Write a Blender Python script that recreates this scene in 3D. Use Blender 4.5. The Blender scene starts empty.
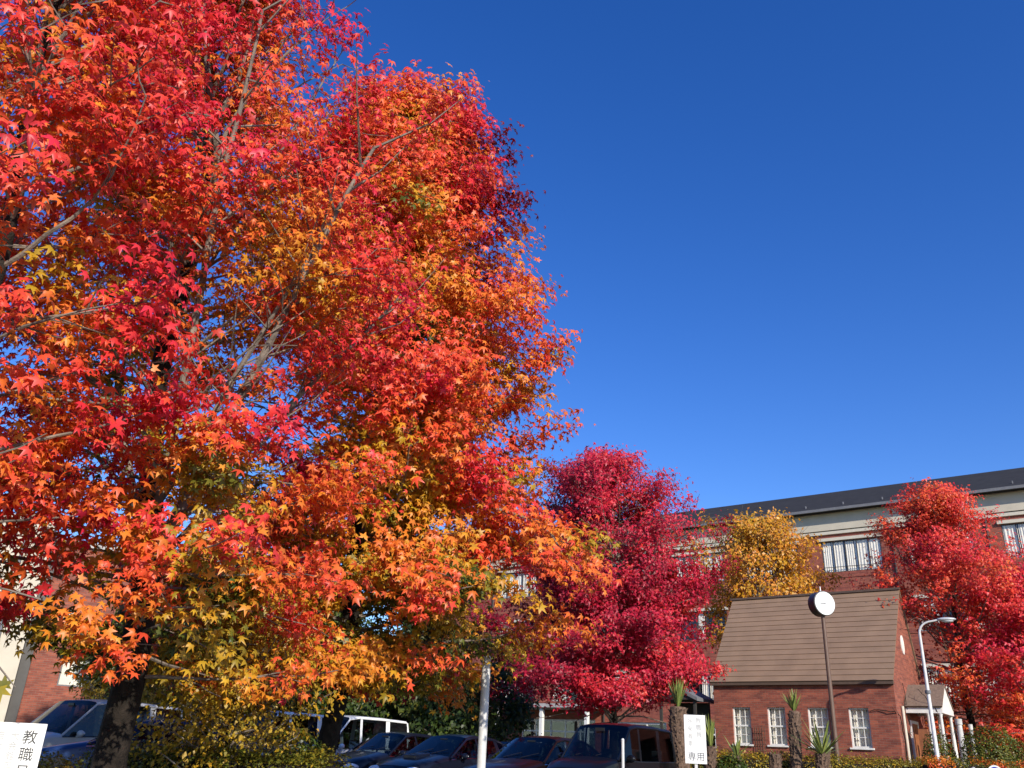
import bpy, bmesh, math, random
import numpy as np
from mathutils import Vector, Matrix, noise
R = math.radians
PI = math.pi
sc = bpy.context.scene
col = sc.collection

# ------------------------------------------------------------------ camera
cam_d = bpy.data.cameras.new('camera')
cam = bpy.data.objects.new('camera', cam_d); col.objects.link(cam)
pitch, roll = R(23.6), R(2.65)
Fw = Vector((0, math.cos(pitch), math.sin(pitch))); U0 = Vector((0, -math.sin(pitch), math.cos(pitch))); R0 = Vector((1, 0, 0))
Rt = R0*math.cos(roll) + U0*math.sin(roll); Up = U0*math.cos(roll) - R0*math.sin(roll)
m = Matrix((Rt, Up, -Fw)).transposed().to_4x4(); m.translation = Vector((0, 0, 1.07))
cam.matrix_world = m
cam_d.sensor_width = 36; cam_d.lens = 36*850/1024
cam_d.clip_start = .1; cam_d.clip_end = 6000
sc.camera = cam

# ------------------------------------------------------------------ light
SUN_A, SUN_E = 25, 26.5            # degrees right of straight behind the camera, elevation
sdir = Vector((math.sin(R(SUN_A))*math.cos(R(SUN_E)), -math.cos(R(SUN_A))*math.cos(R(SUN_E)), math.sin(R(SUN_E))))
w = bpy.data.worlds.new('World'); sc.world = w; w.use_nodes = True
nt = w.node_tree
bg = nt.nodes['Background']
sky = nt.nodes.new('ShaderNodeTexSky'); sky.sky_type = 'NISHITA'; sky.sun_disc = False
sky.sun_elevation = R(SUN_E); sky.sun_rotation = math.atan2(sdir.x, sdir.y)
sky.air_density = 1.0; sky.dust_density = 0.25; sky.ozone_density = 3.0; sky.altitude = 300
hs = nt.nodes.new('ShaderNodeHueSaturation'); hs.inputs['Saturation'].default_value = 1.32; hs.inputs['Hue'].default_value = .519
nt.links.new(sky.outputs[0], hs.inputs['Color']); nt.links.new(hs.outputs[0], bg.inputs[0]); bg.inputs[1].default_value = .15
sl = bpy.data.lights.new('sun', 'SUN'); sl.energy = 4.2; sl.angle = R(.53); sl.color = (1, .93, .82)
so = bpy.data.objects.new('sun', sl); col.objects.link(so)
so.rotation_euler = (-sdir).to_track_quat('-Z', 'Y').to_euler()
sc.view_settings.view_transform = 'Standard'; sc.view_settings.look = 'None'
sc.view_settings.exposure = 0.40; sc.view_settings.gamma = 1; sc.view_settings.use_curve_mapping = False
sc.cycles.max_bounces = 6; sc.cycles.transparent_max_bounces = 12
sc.cycles.diffuse_bounces = 3

# ------------------------------------------------------------------ helpers
def tag(o, label=None, cat=None, group=None, kind=None):
    if label: o['label'] = label
    if cat: o['category'] = cat
    if group: o['group'] = group
    if kind: o['kind'] = kind
    return o
def empty(name, loc=(0, 0, 0), rz=0, **k):
    o = bpy.data.objects.new(name, None); col.objects.link(o); o.location = loc; o.rotation_euler = (0, 0, rz)
    return tag(o, **k)
class MB:
    def __init__(s): s.v = []; s.f = []; s.mi = []
    def add(s, vs, fs, mi=0):
        b = len(s.v); s.v += [tuple(v) for v in vs]; s.f += [tuple(b+i for i in f) for f in fs]; s.mi += [mi]*len(fs)
        return s
    def box(s, x0, x1, y0, y1, z0, z1, mi=0):
        vs = [(x, y, z) for z in (z0, z1) for y in (y0, y1) for x in (x0, x1)]
        return s.add(vs, [(0, 2, 3, 1), (4, 5, 7, 6), (0, 1, 5, 4), (2, 6, 7, 3), (0, 4, 6, 2), (1, 3, 7, 5)], mi)
    def tube(s, pts, rad, n=8, mi=0, caps=True):
        pts = [Vector(p) for p in pts]
        if not hasattr(rad, '__len__'): rad = [rad]*len(pts)
        vs = []; fs = []
        ref = Vector((0.13, 1, .09)).normalized()
        for i, p in enumerate(pts):
            t = (pts[min(i+1, len(pts)-1)] - pts[max(i-1, 0)])
            if t.length < 1e-9: t = Vector((0, 0, 1))
            t.normalize()
            a = t.cross(ref)
            if a.length < .05: a = t.cross(Vector((1, 0, 0)))
            a.normalize(); b = t.cross(a); ref2 = b
            for k in range(n):
                c = 2*PI*k/n; vs.append(p + (a*math.cos(c) + b*math.sin(c))*rad[i])
        for i in range(len(pts)-1):
            for k in range(n):
                k2 = (k+1) % n; fs.append((i*n+k, i*n+k2, (i+1)*n+k2, (i+1)*n+k))
        if caps: fs.append(tuple(range(n-1, -1, -1))); fs.append(tuple((len(pts)-1)*n+k for k in range(n)))
        return s.add(vs, fs, mi)
    def disc_prism(s, c, axis, r0, r1, h, n=24, mi=0):
        c = Vector(c); axis = Vector(axis).normalized()
        return s.tube([c, c+axis*h], [r0, r1], n, mi)
    def ell(s, c, r, n=10, mi=0, rot=None):
        vs = []; fs = []
        for i in range(n+1):
            th = PI*i/n
            for k in range(2*n):
                ph = PI*k/n
                v = Vector((r[0]*math.sin(th)*math.cos(ph), r[1]*math.sin(th)*math.sin(ph), r[2]*math.cos(th)))
                if rot: v = rot @ v
                vs.append(Vector(c)+v)
        for i in range(n):
            for k in range(2*n):
                k2 = (k+1) % (2*n); fs.append((i*2*n+k, (i+1)*2*n+k, (i+1)*2*n+k2, i*2*n+k2))
        return s.add(vs, fs, mi)
    def prism(s, poly, a0, a1, axis='y', mi=0):   # poly in the plane across the axis
        def P(p, a): return {'y': (p[0], a, p[1]), 'x': (a, p[0], p[1]), 'z': (p[0], p[1], a)}[axis]
        n = len(poly); vs = [P(p, a0) for p in poly] + [P(p, a1) for p in poly]
        fs = [tuple(range(n)), tuple(range(2*n-1, n-1, -1))] + [(i, i+n, (i+1) % n+n, (i+1) % n) for i in range(n)]
        return s.add(vs, fs, mi)
    def build(s, name, mats, parent=None, smooth=False, bevel=0, dz=0, fix=True):
        me = bpy.data.meshes.new(name); me.from_pydata([(v[0], v[1], v[2]+dz) for v in s.v], [], s.f)
        if not isinstance(mats, (list, tuple)): mats = [mats]
        for q in mats: me.materials.append(q)
        me.polygons.foreach_set('material_index', s.mi)
        if fix:
            bm = bmesh.new(); bm.from_mesh(me); bmesh.ops.recalc_face_normals(bm, faces=bm.faces); bm.to_mesh(me); bm.free()
        if smooth:
            me.polygons.foreach_set('use_smooth', [True]*len(me.polygons))
            try: me.set_sharp_from_angle(angle=R(smooth if smooth is not True else 40))
            except Exception: pass
        o = bpy.data.objects.new(name, me); col.objects.link(o); o.parent = parent
        if bevel:
            b = o.modifiers.new('b', 'BEVEL'); b.width = bevel; b.segments = 2; b.limit_method = 'ANGLE'
        return o

# ------------------------------------------------------------------ materials
def new_mat(name):
    m = bpy.data.materials.new(name); m.use_nodes = True
    return m, m.node_tree, m.node_tree.nodes['Principled BSDF']
def mat(name, c, rough=.6, metal=0, var=.12, scale=6, bump=0, coat=0, spec=None, c2=None):
    m, t, p = new_mat(name); N = t.nodes; L = t.links
    p.inputs['Roughness'].default_value = rough; p.inputs['Metallic'].default_value = metal
    if coat: p.inputs['Coat Weight'].default_value = coat; p.inputs['Coat Roughness'].default_value = .04
    if spec is not None: p.inputs['Specular IOR Level'].default_value = spec
    tc = N.new('ShaderNodeTexCoord'); no = N.new('ShaderNodeTexNoise'); no.inputs['Scale'].default_value = scale; no.inputs['Detail'].default_value = 6
    L.new(tc.outputs['Object'], no.inputs['Vector'])
    r = N.new('ShaderNodeValToRGB'); L.new(no.outputs[0], r.inputs[0])
    a = [max(0, x*(1-var)) for x in c] if c2 is None else c2; b = [min(1, x*(1+var)) for x in c] if c2 is None else c
    r.color_ramp.elements[0].position = .3; r.color_ramp.elements[1].position = .7
    r.color_ramp.elements[0].color = (*a, 1); r.color_ramp.elements[1].color = (*b, 1)
    L.new(r.outputs[0], p.inputs['Base Color'])
    if bump:
        n2 = N.new('ShaderNodeTexNoise'); n2.inputs['Scale'].default_value = scale*6; L.new(tc.outputs['Object'], n2.inputs['Vector'])
        bp = N.new('ShaderNodeBump'); bp.inputs['Strength'].default_value = bump; bp.inputs['Distance'].default_value = .02
        L.new(n2.outputs[0], bp.inputs['Height']); L.new(bp.outputs[0], p.inputs['Normal'])
    return m
def brick_mat(name, c1, c2, mortar, bw=.22, bh=.075):
    m, t, p = new_mat(name); N = t.nodes; L = t.links
    tc = N.new('ShaderNodeTexCoord'); sx = N.new('ShaderNodeSeparateXYZ'); L.new(tc.outputs['Object'], sx.inputs[0])
    ad = N.new('ShaderNodeMath'); ad.operation = 'ADD'; L.new(sx.outputs[0], ad.inputs[0]); L.new(sx.outputs[1], ad.inputs[1])
    cb = N.new('ShaderNodeCombineXYZ'); L.new(ad.outputs[0], cb.inputs[0]); L.new(sx.outputs[2], cb.inputs[1])
    b = N.new('ShaderNodeTexBrick'); b.inputs['Scale'].default_value = 1; b.inputs['Brick Width'].default_value = bw; b.inputs['Row Height'].default_value = bh
    b.inputs['Mortar Size'].default_value = .006; b.inputs['Bias'].default_value = -.1
    b.inputs['Color1'].default_value = (*c1, 1); b.inputs['Color2'].default_value = (*c2, 1); b.inputs['Mortar'].default_value = (*mortar, 1)
    L.new(cb.outputs[0], b.inputs['Vector'])
    # weathering: rows of darker bricks and soft stains
    mp = N.new('ShaderNodeMapping'); mp.inputs['Scale'].default_value = (1.6, 6, 1); L.new(cb.outputs[0], mp.inputs[0])
    no = N.new('ShaderNodeTexNoise'); no.inputs['Scale'].default_value = 1.0; no.inputs['Detail'].default_value = 5; no.inputs['Roughness'].default_value = .65; L.new(mp.outputs[0], no.inputs['Vector'])
    r = N.new('ShaderNodeValToRGB'); r.color_ramp.elements[0].position = .36; r.color_ramp.elements[1].position = .62
    r.color_ramp.elements[0].color = (.55, .55, .6, 1); r.color_ramp.elements[1].color = (1.08, 1.02, 1, 1); L.new(no.outputs[0], r.inputs[0])
    mx = N.new('ShaderNodeMix'); mx.data_type = 'RGBA'; mx.blend_type = 'MULTIPLY'; mx.inputs[0].default_value = .8
    L.new(b.outputs[0], mx.inputs[6]); L.new(r.outputs[0], mx.inputs[7]); L.new(mx.outputs[2], p.inputs['Base Color'])
    bp = N.new('ShaderNodeBump'); bp.inputs['Strength'].default_value = .5; bp.inputs['Distance'].default_value = .01; bp.invert = True
    L.new(b.outputs['Fac'], bp.inputs['Height']); L.new(bp.outputs[0], p.inputs['Normal'])
    p.inputs['Roughness'].default_value = .85
    return m
def leaf_mat(name, trans=.35, rough=.45):
    m, t, p = new_mat(name); N = t.nodes; L = t.links
    at = N.new('ShaderNodeAttribute'); at.attribute_name = 'tint'
    L.new(at.outputs['Color'], p.inputs['Base Color']); p.inputs['Roughness'].default_value = rough; p.inputs['Specular IOR Level'].default_value = .5
    tr = N.new('ShaderNodeBsdfTranslucent'); L.new(at.outputs['Color'], tr.inputs[0])
    mx = N.new('ShaderNodeMixShader'); mx.inputs[0].default_value = trans
    L.new(p.outputs[0], mx.inputs[1]); L.new(tr.outputs[0], mx.inputs[2]); L.new(mx.outputs[0], N['Material Output'].inputs[0])
    return m
def glass_mat(name, ior=1.3, dark=.55):
    m, t, p = new_mat(name); N = t.nodes; L = t.links
    tr = N.new('ShaderNodeBsdfTransparent'); tr.inputs[0].default_value = (1-dark, 1-dark*.93, 1-dark*.9, 1)
    gl = N.new('ShaderNodeBsdfGlossy'); gl.inputs['Roughness'].default_value = .03; gl.inputs[0].default_value = (.95, .97, 1, 1)
    tc = N.new('ShaderNodeTexCoord'); no = N.new('ShaderNodeTexNoise'); no.inputs['Scale'].default_value = 2; L.new(tc.outputs['Object'], no.inputs['Vector'])
    bp = N.new('ShaderNodeBump'); bp.inputs['Strength'].default_value = .03; L.new(no.outputs[0], bp.inputs['Height']); L.new(bp.outputs[0], gl.inputs['Normal'])
    lw = N.new('ShaderNodeLayerWeight'); lw.inputs[0].default_value = .5
    pw = N.new('ShaderNodeMath'); pw.operation = 'POWER'; pw.inputs[1].default_value = 5.5; L.new(lw.outputs['Facing'], pw.inputs[0])
    fr = N.new('ShaderNodeMath'); fr.operation = 'MULTIPLY_ADD'; fr.inputs[1].default_value = .6; fr.inputs[2].default_value = (ior-1)*.2; L.new(pw.outputs[0], fr.inputs[0])
    mx = N.new('ShaderNodeMixShader'); L.new(fr.outputs[0], mx.inputs[0]); L.new(tr.outputs[0], mx.inputs[1]); L.new(gl.outputs[0], mx.inputs[2])
    L.new(mx.outputs[0], N['Material Output'].inputs[0])
    return m
M = dict(
    brick=brick_mat('brick', (.36, .10, .055), (.22, .055, .036), (.24, .15, .11)),
    brick2=brick_mat('campus brick', (.37, .105, .06), (.25, .06, .04), (.26, .13, .10), .26, .09),
    cedar=mat('roof board', (.265, .17, .105), .55, 0, .11, 1.6, .12),
    rooftrim=mat('roof trim', (.10, .065, .045), .6),
    white=mat('white paint', (.78, .76, .70), .5, var=.06),
    cream=mat('cream trim', (.62, .56, .44), .6, var=.06),
    beige=mat('beige render', (.56, .50, .39), .8, var=.07, scale=1.5),
    curtain=mat('curtain', (.82, .76, .64), .8, var=.1, scale=8),
    darkroof=mat('dark metal roof', (.036, .035, .036), .9, 0, .15, 2, spec=.15),
    frame=mat('dark frame', (.05, .045, .04), .5),
    glass=glass_mat('window glass', dark=.04), cglass=glass_mat('car glass', 1.25, dark=.72),
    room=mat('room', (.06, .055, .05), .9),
    asphalt=mat('asphalt', (.055, .055, .056), .9, var=.25, scale=3, bump=.5),
    road=mat('road asphalt', (.06, .06, .062), .9, var=.2, scale=2, bump=.5),
    concrete=mat('concrete', (.42, .40, .37), .85, var=.15, scale=2, bump=.3),
    soil=mat('soil', (.10, .085, .04), .95, scale=1.2, bump=.6, c2=(.06, .075, .02)),
    paint=mat('road paint', (.78, .78, .75), .7, var=.1),
    bark=mat('bark', (.034, .026, .020), .95, scale=9, bump=1.0, c2=(.010, .008, .006), spec=.2),  # near-black: the trunk's shade is put into the bark colour
    limb=mat('smooth grey bark', (.27, .22, .17), .8, scale=5, bump=.5, c2=(.07, .055, .042)),
    leaf=leaf_mat('autumn leaf'), leaf2=leaf_mat('hedge leaf', .25),
    steel=mat('galvanised steel', (.62, .62, .60), .45, .3, .06),
    whitepole=mat('white coated pole', (.60, .59, .57), .4, 0, .10, 9),
    brown=mat('brown coated pole', (.13, .075, .05), .5, 0, .12),
    clockface=mat('clock face', (.82, .82, .78), .35, 0, .02),
    board=mat('sign board', (.84, .84, .82), .4, 0, .02),
    ink=mat('black ink', (.03, .03, .03), .6), greyink=mat('faded ink', (.48, .48, .47), .6), pale=mat('very faded ink', (.66, .67, .66), .6),
    rubber=mat('rubber', (.02, .02, .02), .8), chrome=mat('chrome', (.6, .6, .6), .15, 1, .03),
    lamp=mat('lamp lens', (.75, .77, .78), .08, 0, .05, coat=1), seat=mat('seat cloth', (.05, .05, .055), .9),
    plate=mat('number plate', (.75, .75, .72), .5), blacktrim=mat('black trim', (.018, .018, .02), .4),
    orange=mat('orange stained wood', (.30, .11, .045), .5, var=.2), shag=mat('shaggy palm trunk', (.24, .15, .10), .95, scale=14, bump=1, c2=(.08, .05, .035)),
    blue=mat('blue enamel', (.02, .04, .45), .35), slate=mat('slate', (.16, .16, .17), .7),
    stone=mat('pale stone', (.55, .53, .49), .85, var=.2, bump=.5),
)
def paint(name, c, metal=.1):
    return mat(name, c, .3, 0 if metal <= .1 else metal, .03, 2, coat=.28, spec=.15)
def text_part(s, size, x, y, z, mt, parent, depth=.002, name='lettering', rx=PI/2):
    cu = bpy.data.curves.new(name, 'FONT'); cu.body = s; cu.size = size; cu.align_x = 'CENTER'; cu.align_y = 'CENTER'; cu.extrude = depth
    o = bpy.data.objects.new(name, cu); col.objects.link(o)
    dg = bpy.context.evaluated_depsgraph_get(); dg.update()
    me = bpy.data.meshes.new_from_object(o.evaluated_get(dg)); bpy.data.objects.remove(o)
    me.materials.clear(); me.materials.append(mt)
    o = bpy.data.objects.new(name, me); col.objects.link(o); o.parent = parent; o.location = (x, y, z); o.rotation_euler = (rx, 0, 0)
    return o

# ------------------------------------------------------------------ ground
def sm(t): t = max(0, min(1, t)); return t*t*(3-2*t)
def ground_z(x, y):
    return -.5*(1-sm((y-3)/5)) + .6*sm((x*.6+y*.8-26.5)/4)*1.0
def grid_sheet(name, xs, ys, mt, dz=0, kind='structure'):
    vs = [(x, y, ground_z(x, y)+dz) for y in ys for x in xs]; n = len(xs)
    fs = [(j*n+i, j*n+i+1, (j+1)*n+i+1, (j+1)*n+i) for j in range(len(ys)-1) for i in range(n-1)]
    b = MB(); b.add(vs, fs); o = b.build(name, mt, smooth=True, fix=False); tag(o, kind=kind); return o
def span(a, b, s): return [a+(b-a)*i/int(round((b-a)/s)) for i in range(int(round((b-a)/s))+1)]
far = [3000, 1500, 700, 300, 150]
xs = [-v for v in far] + span(-80, 80, 1.0) + far[::-1]
ys = [-v for v in far] + span(-30, 80, 1.0) + far[::-1]
grid_sheet('ground', xs, ys, M['soil'])
grid_sheet('parking_lot', span(-16, 4.2, .5), span(9.2, 9.2+20, .5), M['asphalt'], .03)
grid_sheet('road', span(-60, 60, 1), span(-8, -2, .5), M['road'], .02)
kb = MB(); kb.box(-60, 60, -1.98, -1.8, -.5, -.36); tag(kb.build('kerb', M['concrete'], bevel=.015), kind='structure')
grid_sheet('pavement', span(-60, 60, 1), span(-1.8, 2.0, .4), M['concrete'], .12)
pm = MB()
for i in range(9):
    c, s_ = math.cos(R(-40)), math.sin(R(-40))
    ox, oy = 2.6-i*1.95, 17.5+i*1.64
    a = Vector((ox, oy, .036)); d = Vector((-s_, c, 0)); q = Vector((c, s_, 0))*.06
    pm.add([a-q, a+q, a+q+d*4.8, a-q+d*4.8], [(0, 1, 2, 3)])
tag(pm.build('parking_lines', M['paint'], fix=False), kind='structure')

# ------------------------------------------------------------------ leaves and trees
PAL = [(-.1, (.035, .055, .012)), (.0, (.05, .09, .012)), (.2, (.17, .17, .018)), (.4, (.62, .36, .02)), (.55, (.80, .27, .025)), (.7, (.82, .12, .03)), (.85, (.78, .042, .040)), (1.0, (.66, .020, .062)), (1.15, (.30, .008, .022)), (1.3, (.07, .010, .012))]
PH = np.array([p[0] for p in PAL]); PC = np.array([p[1] for p in PAL])
def ramp(h):
    return np.stack([np.interp(h, PH, PC[:, k]) for k in range(3)], -1)
def leaf_template(kind):
    if kind == 'star':
        ang = [PI/2, PI/2-R(58), PI/2+R(58), PI/2-R(112), PI/2+R(112)]; ln = [1, .93, .93, .70, .70]
        order = sorted(range(5), key=lambda i: ang[i]); notch = .42
        tips = [(ang[i], ln[i]) for i in order]
    elif kind == 'tri':
        tips = [(PI/2-R(85), .8), (PI/2, 1), (PI/2+R(85), .8)]; notch = .42
    else:
        return (np.array([(0, -.15, 0), (.38, .4, .06), (0, 1, -.18), (-.38, .4, .06)]), np.array([(0, 1, 2, 3)]), np.array([.4, 0, 1, 0]))
    nts = [tips[0][0]-R(30)] + [(tips[i][0]+tips[i+1][0])/2 for i in range(len(tips)-1)] + [tips[-1][0]+R(30)]
    v = [(0, 0, .05)]; w = [0]
    for a, l in tips: v.append((l*math.cos(a), l*math.sin(a), -.20*l)); w.append(1)
    for i, a in enumerate(nts):
        q = notch*(.55 if i in (0, len(nts)-1) else 1); v.append((q*math.cos(a), q*math.sin(a), .02)); w.append(.3)
    n = len(tips); fs = [(0, n+1+i, 1+i, n+2+i) for i in range(n)]
    return np.array(v), np.array(fs), np.array(w)
def nrm(a): return a/np.maximum(np.linalg.norm(a, axis=1, keepdims=True), 1e-9)
def leaves_mesh(name, pos, nor, tipd, size, hue, rng, kind='star', mt=None, parent=None, val=.13, tipshift=.07, dim=1.0):
    T, Fc, wv = leaf_template(kind); n = len(pos); k = len(T)
    nor = nrm(nor); tipd = tipd - nor*np.sum(tipd*nor, 1, keepdims=True); tipd = nrm(tipd); side = np.cross(tipd, nor)
    curl = rng.uniform(.2, 3.4, (n, 1))
    V = pos[:, None, :] + size[:, None, None]*(T[None, :, 0:1]*side[:, None, :] + T[None, :, 1:2]*tipd[:, None, :] + (T[None, :, 2:3]*curl[:, :, None])*nor[:, None, :])
    me = bpy.data.meshes.new(name)
    me.vertices.add(n*k); me.vertices.foreach_set('co', V.reshape(-1).astype(np.float32))
    nf = len(Fc); me.loops.add(n*nf*4); me.polygons.add(n*nf)
    idx = (np.arange(n)[:, None, None]*k + Fc[None]).reshape(-1)
    me.loops.foreach_set('vertex_index', idx.astype(np.int32))
    me.polygons.foreach_set('loop_start', (np.arange(n*nf)*4).astype(np.int32))
    me.update(calc_edges=True)
    h = hue[:, None] + tipshift*(wv[None, :]-.5)
    c = dim*ramp(h)*(1+rng.normal(0, val, (n, 1, 1)))
    c = np.clip(c, .003, .9)
    a = me.attributes.new('tint', 'FLOAT_COLOR', 'POINT')
    a.data.foreach_set('color', np.concatenate([c, np.ones((n, k, 1))], 2).reshape(-1).astype(np.float32))
    me.materials.append(mt or M['leaf'])
    o = bpy.data.objects.new(name, me); col.objects.link(o); o.parent = parent
    return o
def nz(p, s, off=0): return noise.noise(Vector((p[0]*s+off, p[1]*s+off*.7, p[2]*s-off)))

def grow(name, base, H, env, hue, seed=1, nlimb=40, z0=1.5, e0=10, e1=68, r0=.2, sub_step=.33, sub_len=(.5, 1.1), per=13, leaf=.075, kind='star', csig=.15, keep=None, droop=.5, lean=(0, 0), twig_r=.006, ztop=.93, bark=None, shell=0.0, val=.13, stems=(), hollow=9, dim=1.0, zmin=.6, ev=10, **tags):
    """a tree grown branch by branch: trunk, limbs, side twigs, then leaves in sprays along the twigs"""
    rnd = random.Random(seed); rng = np.random.default_rng(seed)
    b = Vector(base); root = empty(name, b, 0, **tags)
    def axis(z):
        t = z/H; return Vector((lean[0]*t + .10*math.sin(z*1.1+seed), lean[1]*t + .08*math.cos(z*.9+seed), z))
    tr = MB(); pts = [axis(z) for z in np.linspace(0, H*ztop, 16)]; pts[0] = Vector((0, 0, -.25))
    rad = [r0*(1.25 if i == 0 else 1)*max(.06, (1-i/16)**.85) for i in range(16)]
    tr.tube(pts, rad, 12)
    br = MB(); tw = MB(); clumps = []
    for (zs, az, el, L, r_) in stems:
        p = axis(zs); Q = [p.copy()]; d = Vector((math.cos(R(az))*math.cos(R(el)), math.sin(R(az))*math.cos(R(el)), math.sin(R(el))))
        for _ in range(int(L/.35)):
            p = p+d*.35; Q.append(p.copy()); d = (d+Vector((rnd.gauss(0, .03), rnd.gauss(0, .03), .012))).normalized()
        br.tube(Q, [r_*(1-.75*i/len(Q)) for i in range(len(Q))], 8)
        for i in range(3, len(Q), 1):
            a = rnd.uniform(0, 6.28); e = p_ = Q[i]; dd = Vector((math.cos(a)*.8, math.sin(a)*.8, .6)); q2 = e+dd*rnd.uniform(.5, 1.0); q3 = q2+(dd+Vector((0, 0, .4)))*.5
            tw.tube([e, q2, q3], [r_*.28, r_*.16, .004], 5, caps=False)
            if i > len(Q)*.4 and (keep is None or keep(q3+b, rnd) is True): clumps += [(q3, dd, .7, a), (q2, dd, .7, a)]
    for i in range(nlimb):
        t = (i+rnd.random())/nlimb; zs = z0 + (H*ztop-z0)*t**1.05
        az = i*2.39996+rnd.uniform(-.35, .35); el = R(e0+(e1-e0)*sm(t*1.15)+rnd.uniform(-10, ev))
        p = axis(zs); P = [p.copy()]; step = .28; d = Vector((math.cos(az)*math.cos(el), math.sin(az)*math.cos(el), math.sin(el)))
        lim = rnd.uniform(.82, 1.06); L = 0
        bend = rnd.uniform(-.02, .03) - (.035 if t < .16 else 0)
        while L < H:
            p = p + d*step; L += step
            c = axis(p.z); dx, dy = p.x-c.x, p.y-c.y; rr = math.hypot(dx, dy); a = math.atan2(dy, dx)
            if p.z > H*.99 or rr > env(p.z, a)*lim or p.z < zmin: break
            P.append(p.copy())
            d = (d + Vector((rnd.gauss(0, .10), rnd.gauss(0, .10), rnd.gauss(0, .08)+bend))).normalized()
        if len(P) < 2: continue
        n = len(P); rl = min(r0*.36, .008+.0075*L)
        br.tube(P, [max(.007, rl*(1-j/n)**.9) for j in range(n)], 6, caps=False)
        acc = 0
        for j in range(1, n):
            f = j/n
            if f < shell: continue
            if f < .22 and n > 5: continue
            acc += step
            while acc >= sub_step or j == n-1:
                acc -= sub_step
                dd = (P[j]-P[j-1]).normalized(); side = dd.cross(Vector((0, 0, 1)))
                if side.length < .1: side = Vector((math.cos(az+PI/2), math.sin(az+PI/2), 0))
                side.normalize(); upv = side.cross(dd)
                ph = rnd.uniform(0, 2*PI) if el > R(50) else rnd.choice((0, PI))+rnd.uniform(-.7, .7)
                lat = side*math.cos(ph)+upv*math.sin(ph)*.8
                sd = (dd*rnd.uniform(.35, .9)+lat*rnd.uniform(.6, 1)).normalized()
                ln = rnd.uniform(*sub_len)*(1-.35*f)
                q = P[j].copy(); Q = [q.copy()]; k = max(2, int(ln/.2)); 
                for _ in range(k):
                    sd = (sd+Vector((rnd.gauss(0, .12), rnd.gauss(0, .12), rnd.gauss(.02, .1)))).normalized(); q = q+sd*(ln/k); Q.append(q.copy())
                ok = keep is None or keep(Q[-1]+b, rnd)
                if ok is True and nz(Q[-1]+b, 1.15, seed*3) > hollow: ok = 'twig'
                if ok != 'none': tw.tube(Q, [twig_r*1.7*(1-.6*u/k) for u in range(k+1)], 4, caps=False)
                if ok is True or ok == 1:
                    for u in range(1, k+1):
                        clumps.append((Q[u], sd, f, az))
                if j == n-1: acc = 0; break
        
    tr.build('trunk', bark or M['bark'], root, smooth=True)
    br.v += tw.v if False else []
    bo = br; off = len(bo.v); bo.v += tw.v; bo.f += [tuple(off+i for i in f) for f in tw.f]; bo.mi += tw.mi
    if bo.f: bo.build('branches', M['limb'], root, smooth=True, fix=False)
    if clumps:
        print('TREE', name, len(clumps), len(clumps)*per)
        cp = np.array([tuple(c[0]) for c in clumps]); n = len(cp)
        hz = []
        for c in clumps:
            z = c[0].z; ax = axis(z); dx, dy = c[0].x-ax.x, c[0].y-ax.y; rr = math.hypot(dx, dy); e = max(.3, env(z, math.atan2(dy, dx)))
            hz.append(hue(c[0]+b, z/H, min(1.1, rr/e), dx, dy, rnd))
        hz = np.array(hz)
        cnt = rng.poisson(per, n); idx = np.repeat(np.arange(n), cnt); N_ = len(idx)
        pos = cp[idx] + rng.normal(0, 1, (N_, 3))*np.array([csig, csig, csig*.62])
        ax = np.array([tuple(axis(float(z))) for z in cp[:, 2]])[idx]
        out = pos-ax; out[:, 2] = 0; out = nrm(out)
        sun = np.array(sdir)
        nor = out*.55 + np.array([0, 0, .55]) + sun*.35 + rng.normal(0, .42, (N_, 3))
        tip = out*.45 + np.array([0, 0, -droop]) + rng.normal(0, .55, (N_, 3))
        size = leaf*np.clip(rng.normal(1, .27, N_), .4, 1.6)
        leaves_mesh('crown', pos, nor, tip, size, hz[idx]+rng.normal(0, .038, N_), rng, kind, parent=root, val=val, dim=dim)
    return root
def interp(tab):
    X = [t[0] for t in tab]; Y = [t[1] for t in tab]
    return lambda z: float(np.interp(z, X, Y))

# sweetgum A : the big one, trunk a little left
eA = interp([(0, 1.4), (1.6, 2.0), (2.6, 2.6), (5, 2.7), (8, 2.9), (10, 2.7), (12, 1.9), (13.4, 1.1), (14.3, .3)])
def envA(z, a): return eA(z)*(1+.10*math.sin(a*3+z*1.3)+.07*math.sin(a*5-z*2.1))
BA = Vector((-4.13, 10.2, ground_z(-4.13, 10.2)))
def keepA(p, rnd):
    lat = (p.x-BA.x)*.927+(p.y-BA.y)*.375
    if p.z < 1.75 and lat < -.2: return 'none'
    v = ((lat-.35)/1.15)**2 + ((p.z-5.3)/1.05)**2
    v2 = ((lat+1.0)/.40)**2 + ((p.z-4.3)/.55)**2
    if (v < 1 or v2 < 1) and rnd.random() < .93: return 'twig'
    if p.z > 9.6 and lat > .1 and rnd.random() < min(.9, (p.z-9.6)*.42*(.3+lat)): return 'twig'
    return True
def hueA(p, zf, rf, dx, dy, rnd):
    h = .83 + .26*nz(p, .55, 3) + .26*nz(p, 1.5, 9)
    h += -.75*max(0, .78-rf) - .13*max(0, .36-zf)/.36 - (.30 if zf < .17 and dx < 0 else .10 if zf < .16 else 0)
    h += .10*max(0, zf-.6) + (.05 if zf > .5 else -1.0*max(0, nz(p, .85, 66)-.16))
    if zf > .42 and zf < .72 and dx < -.4: h -= .16*max(0, .5+nz(p, .7, 20)*1.5)
    return h
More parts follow.
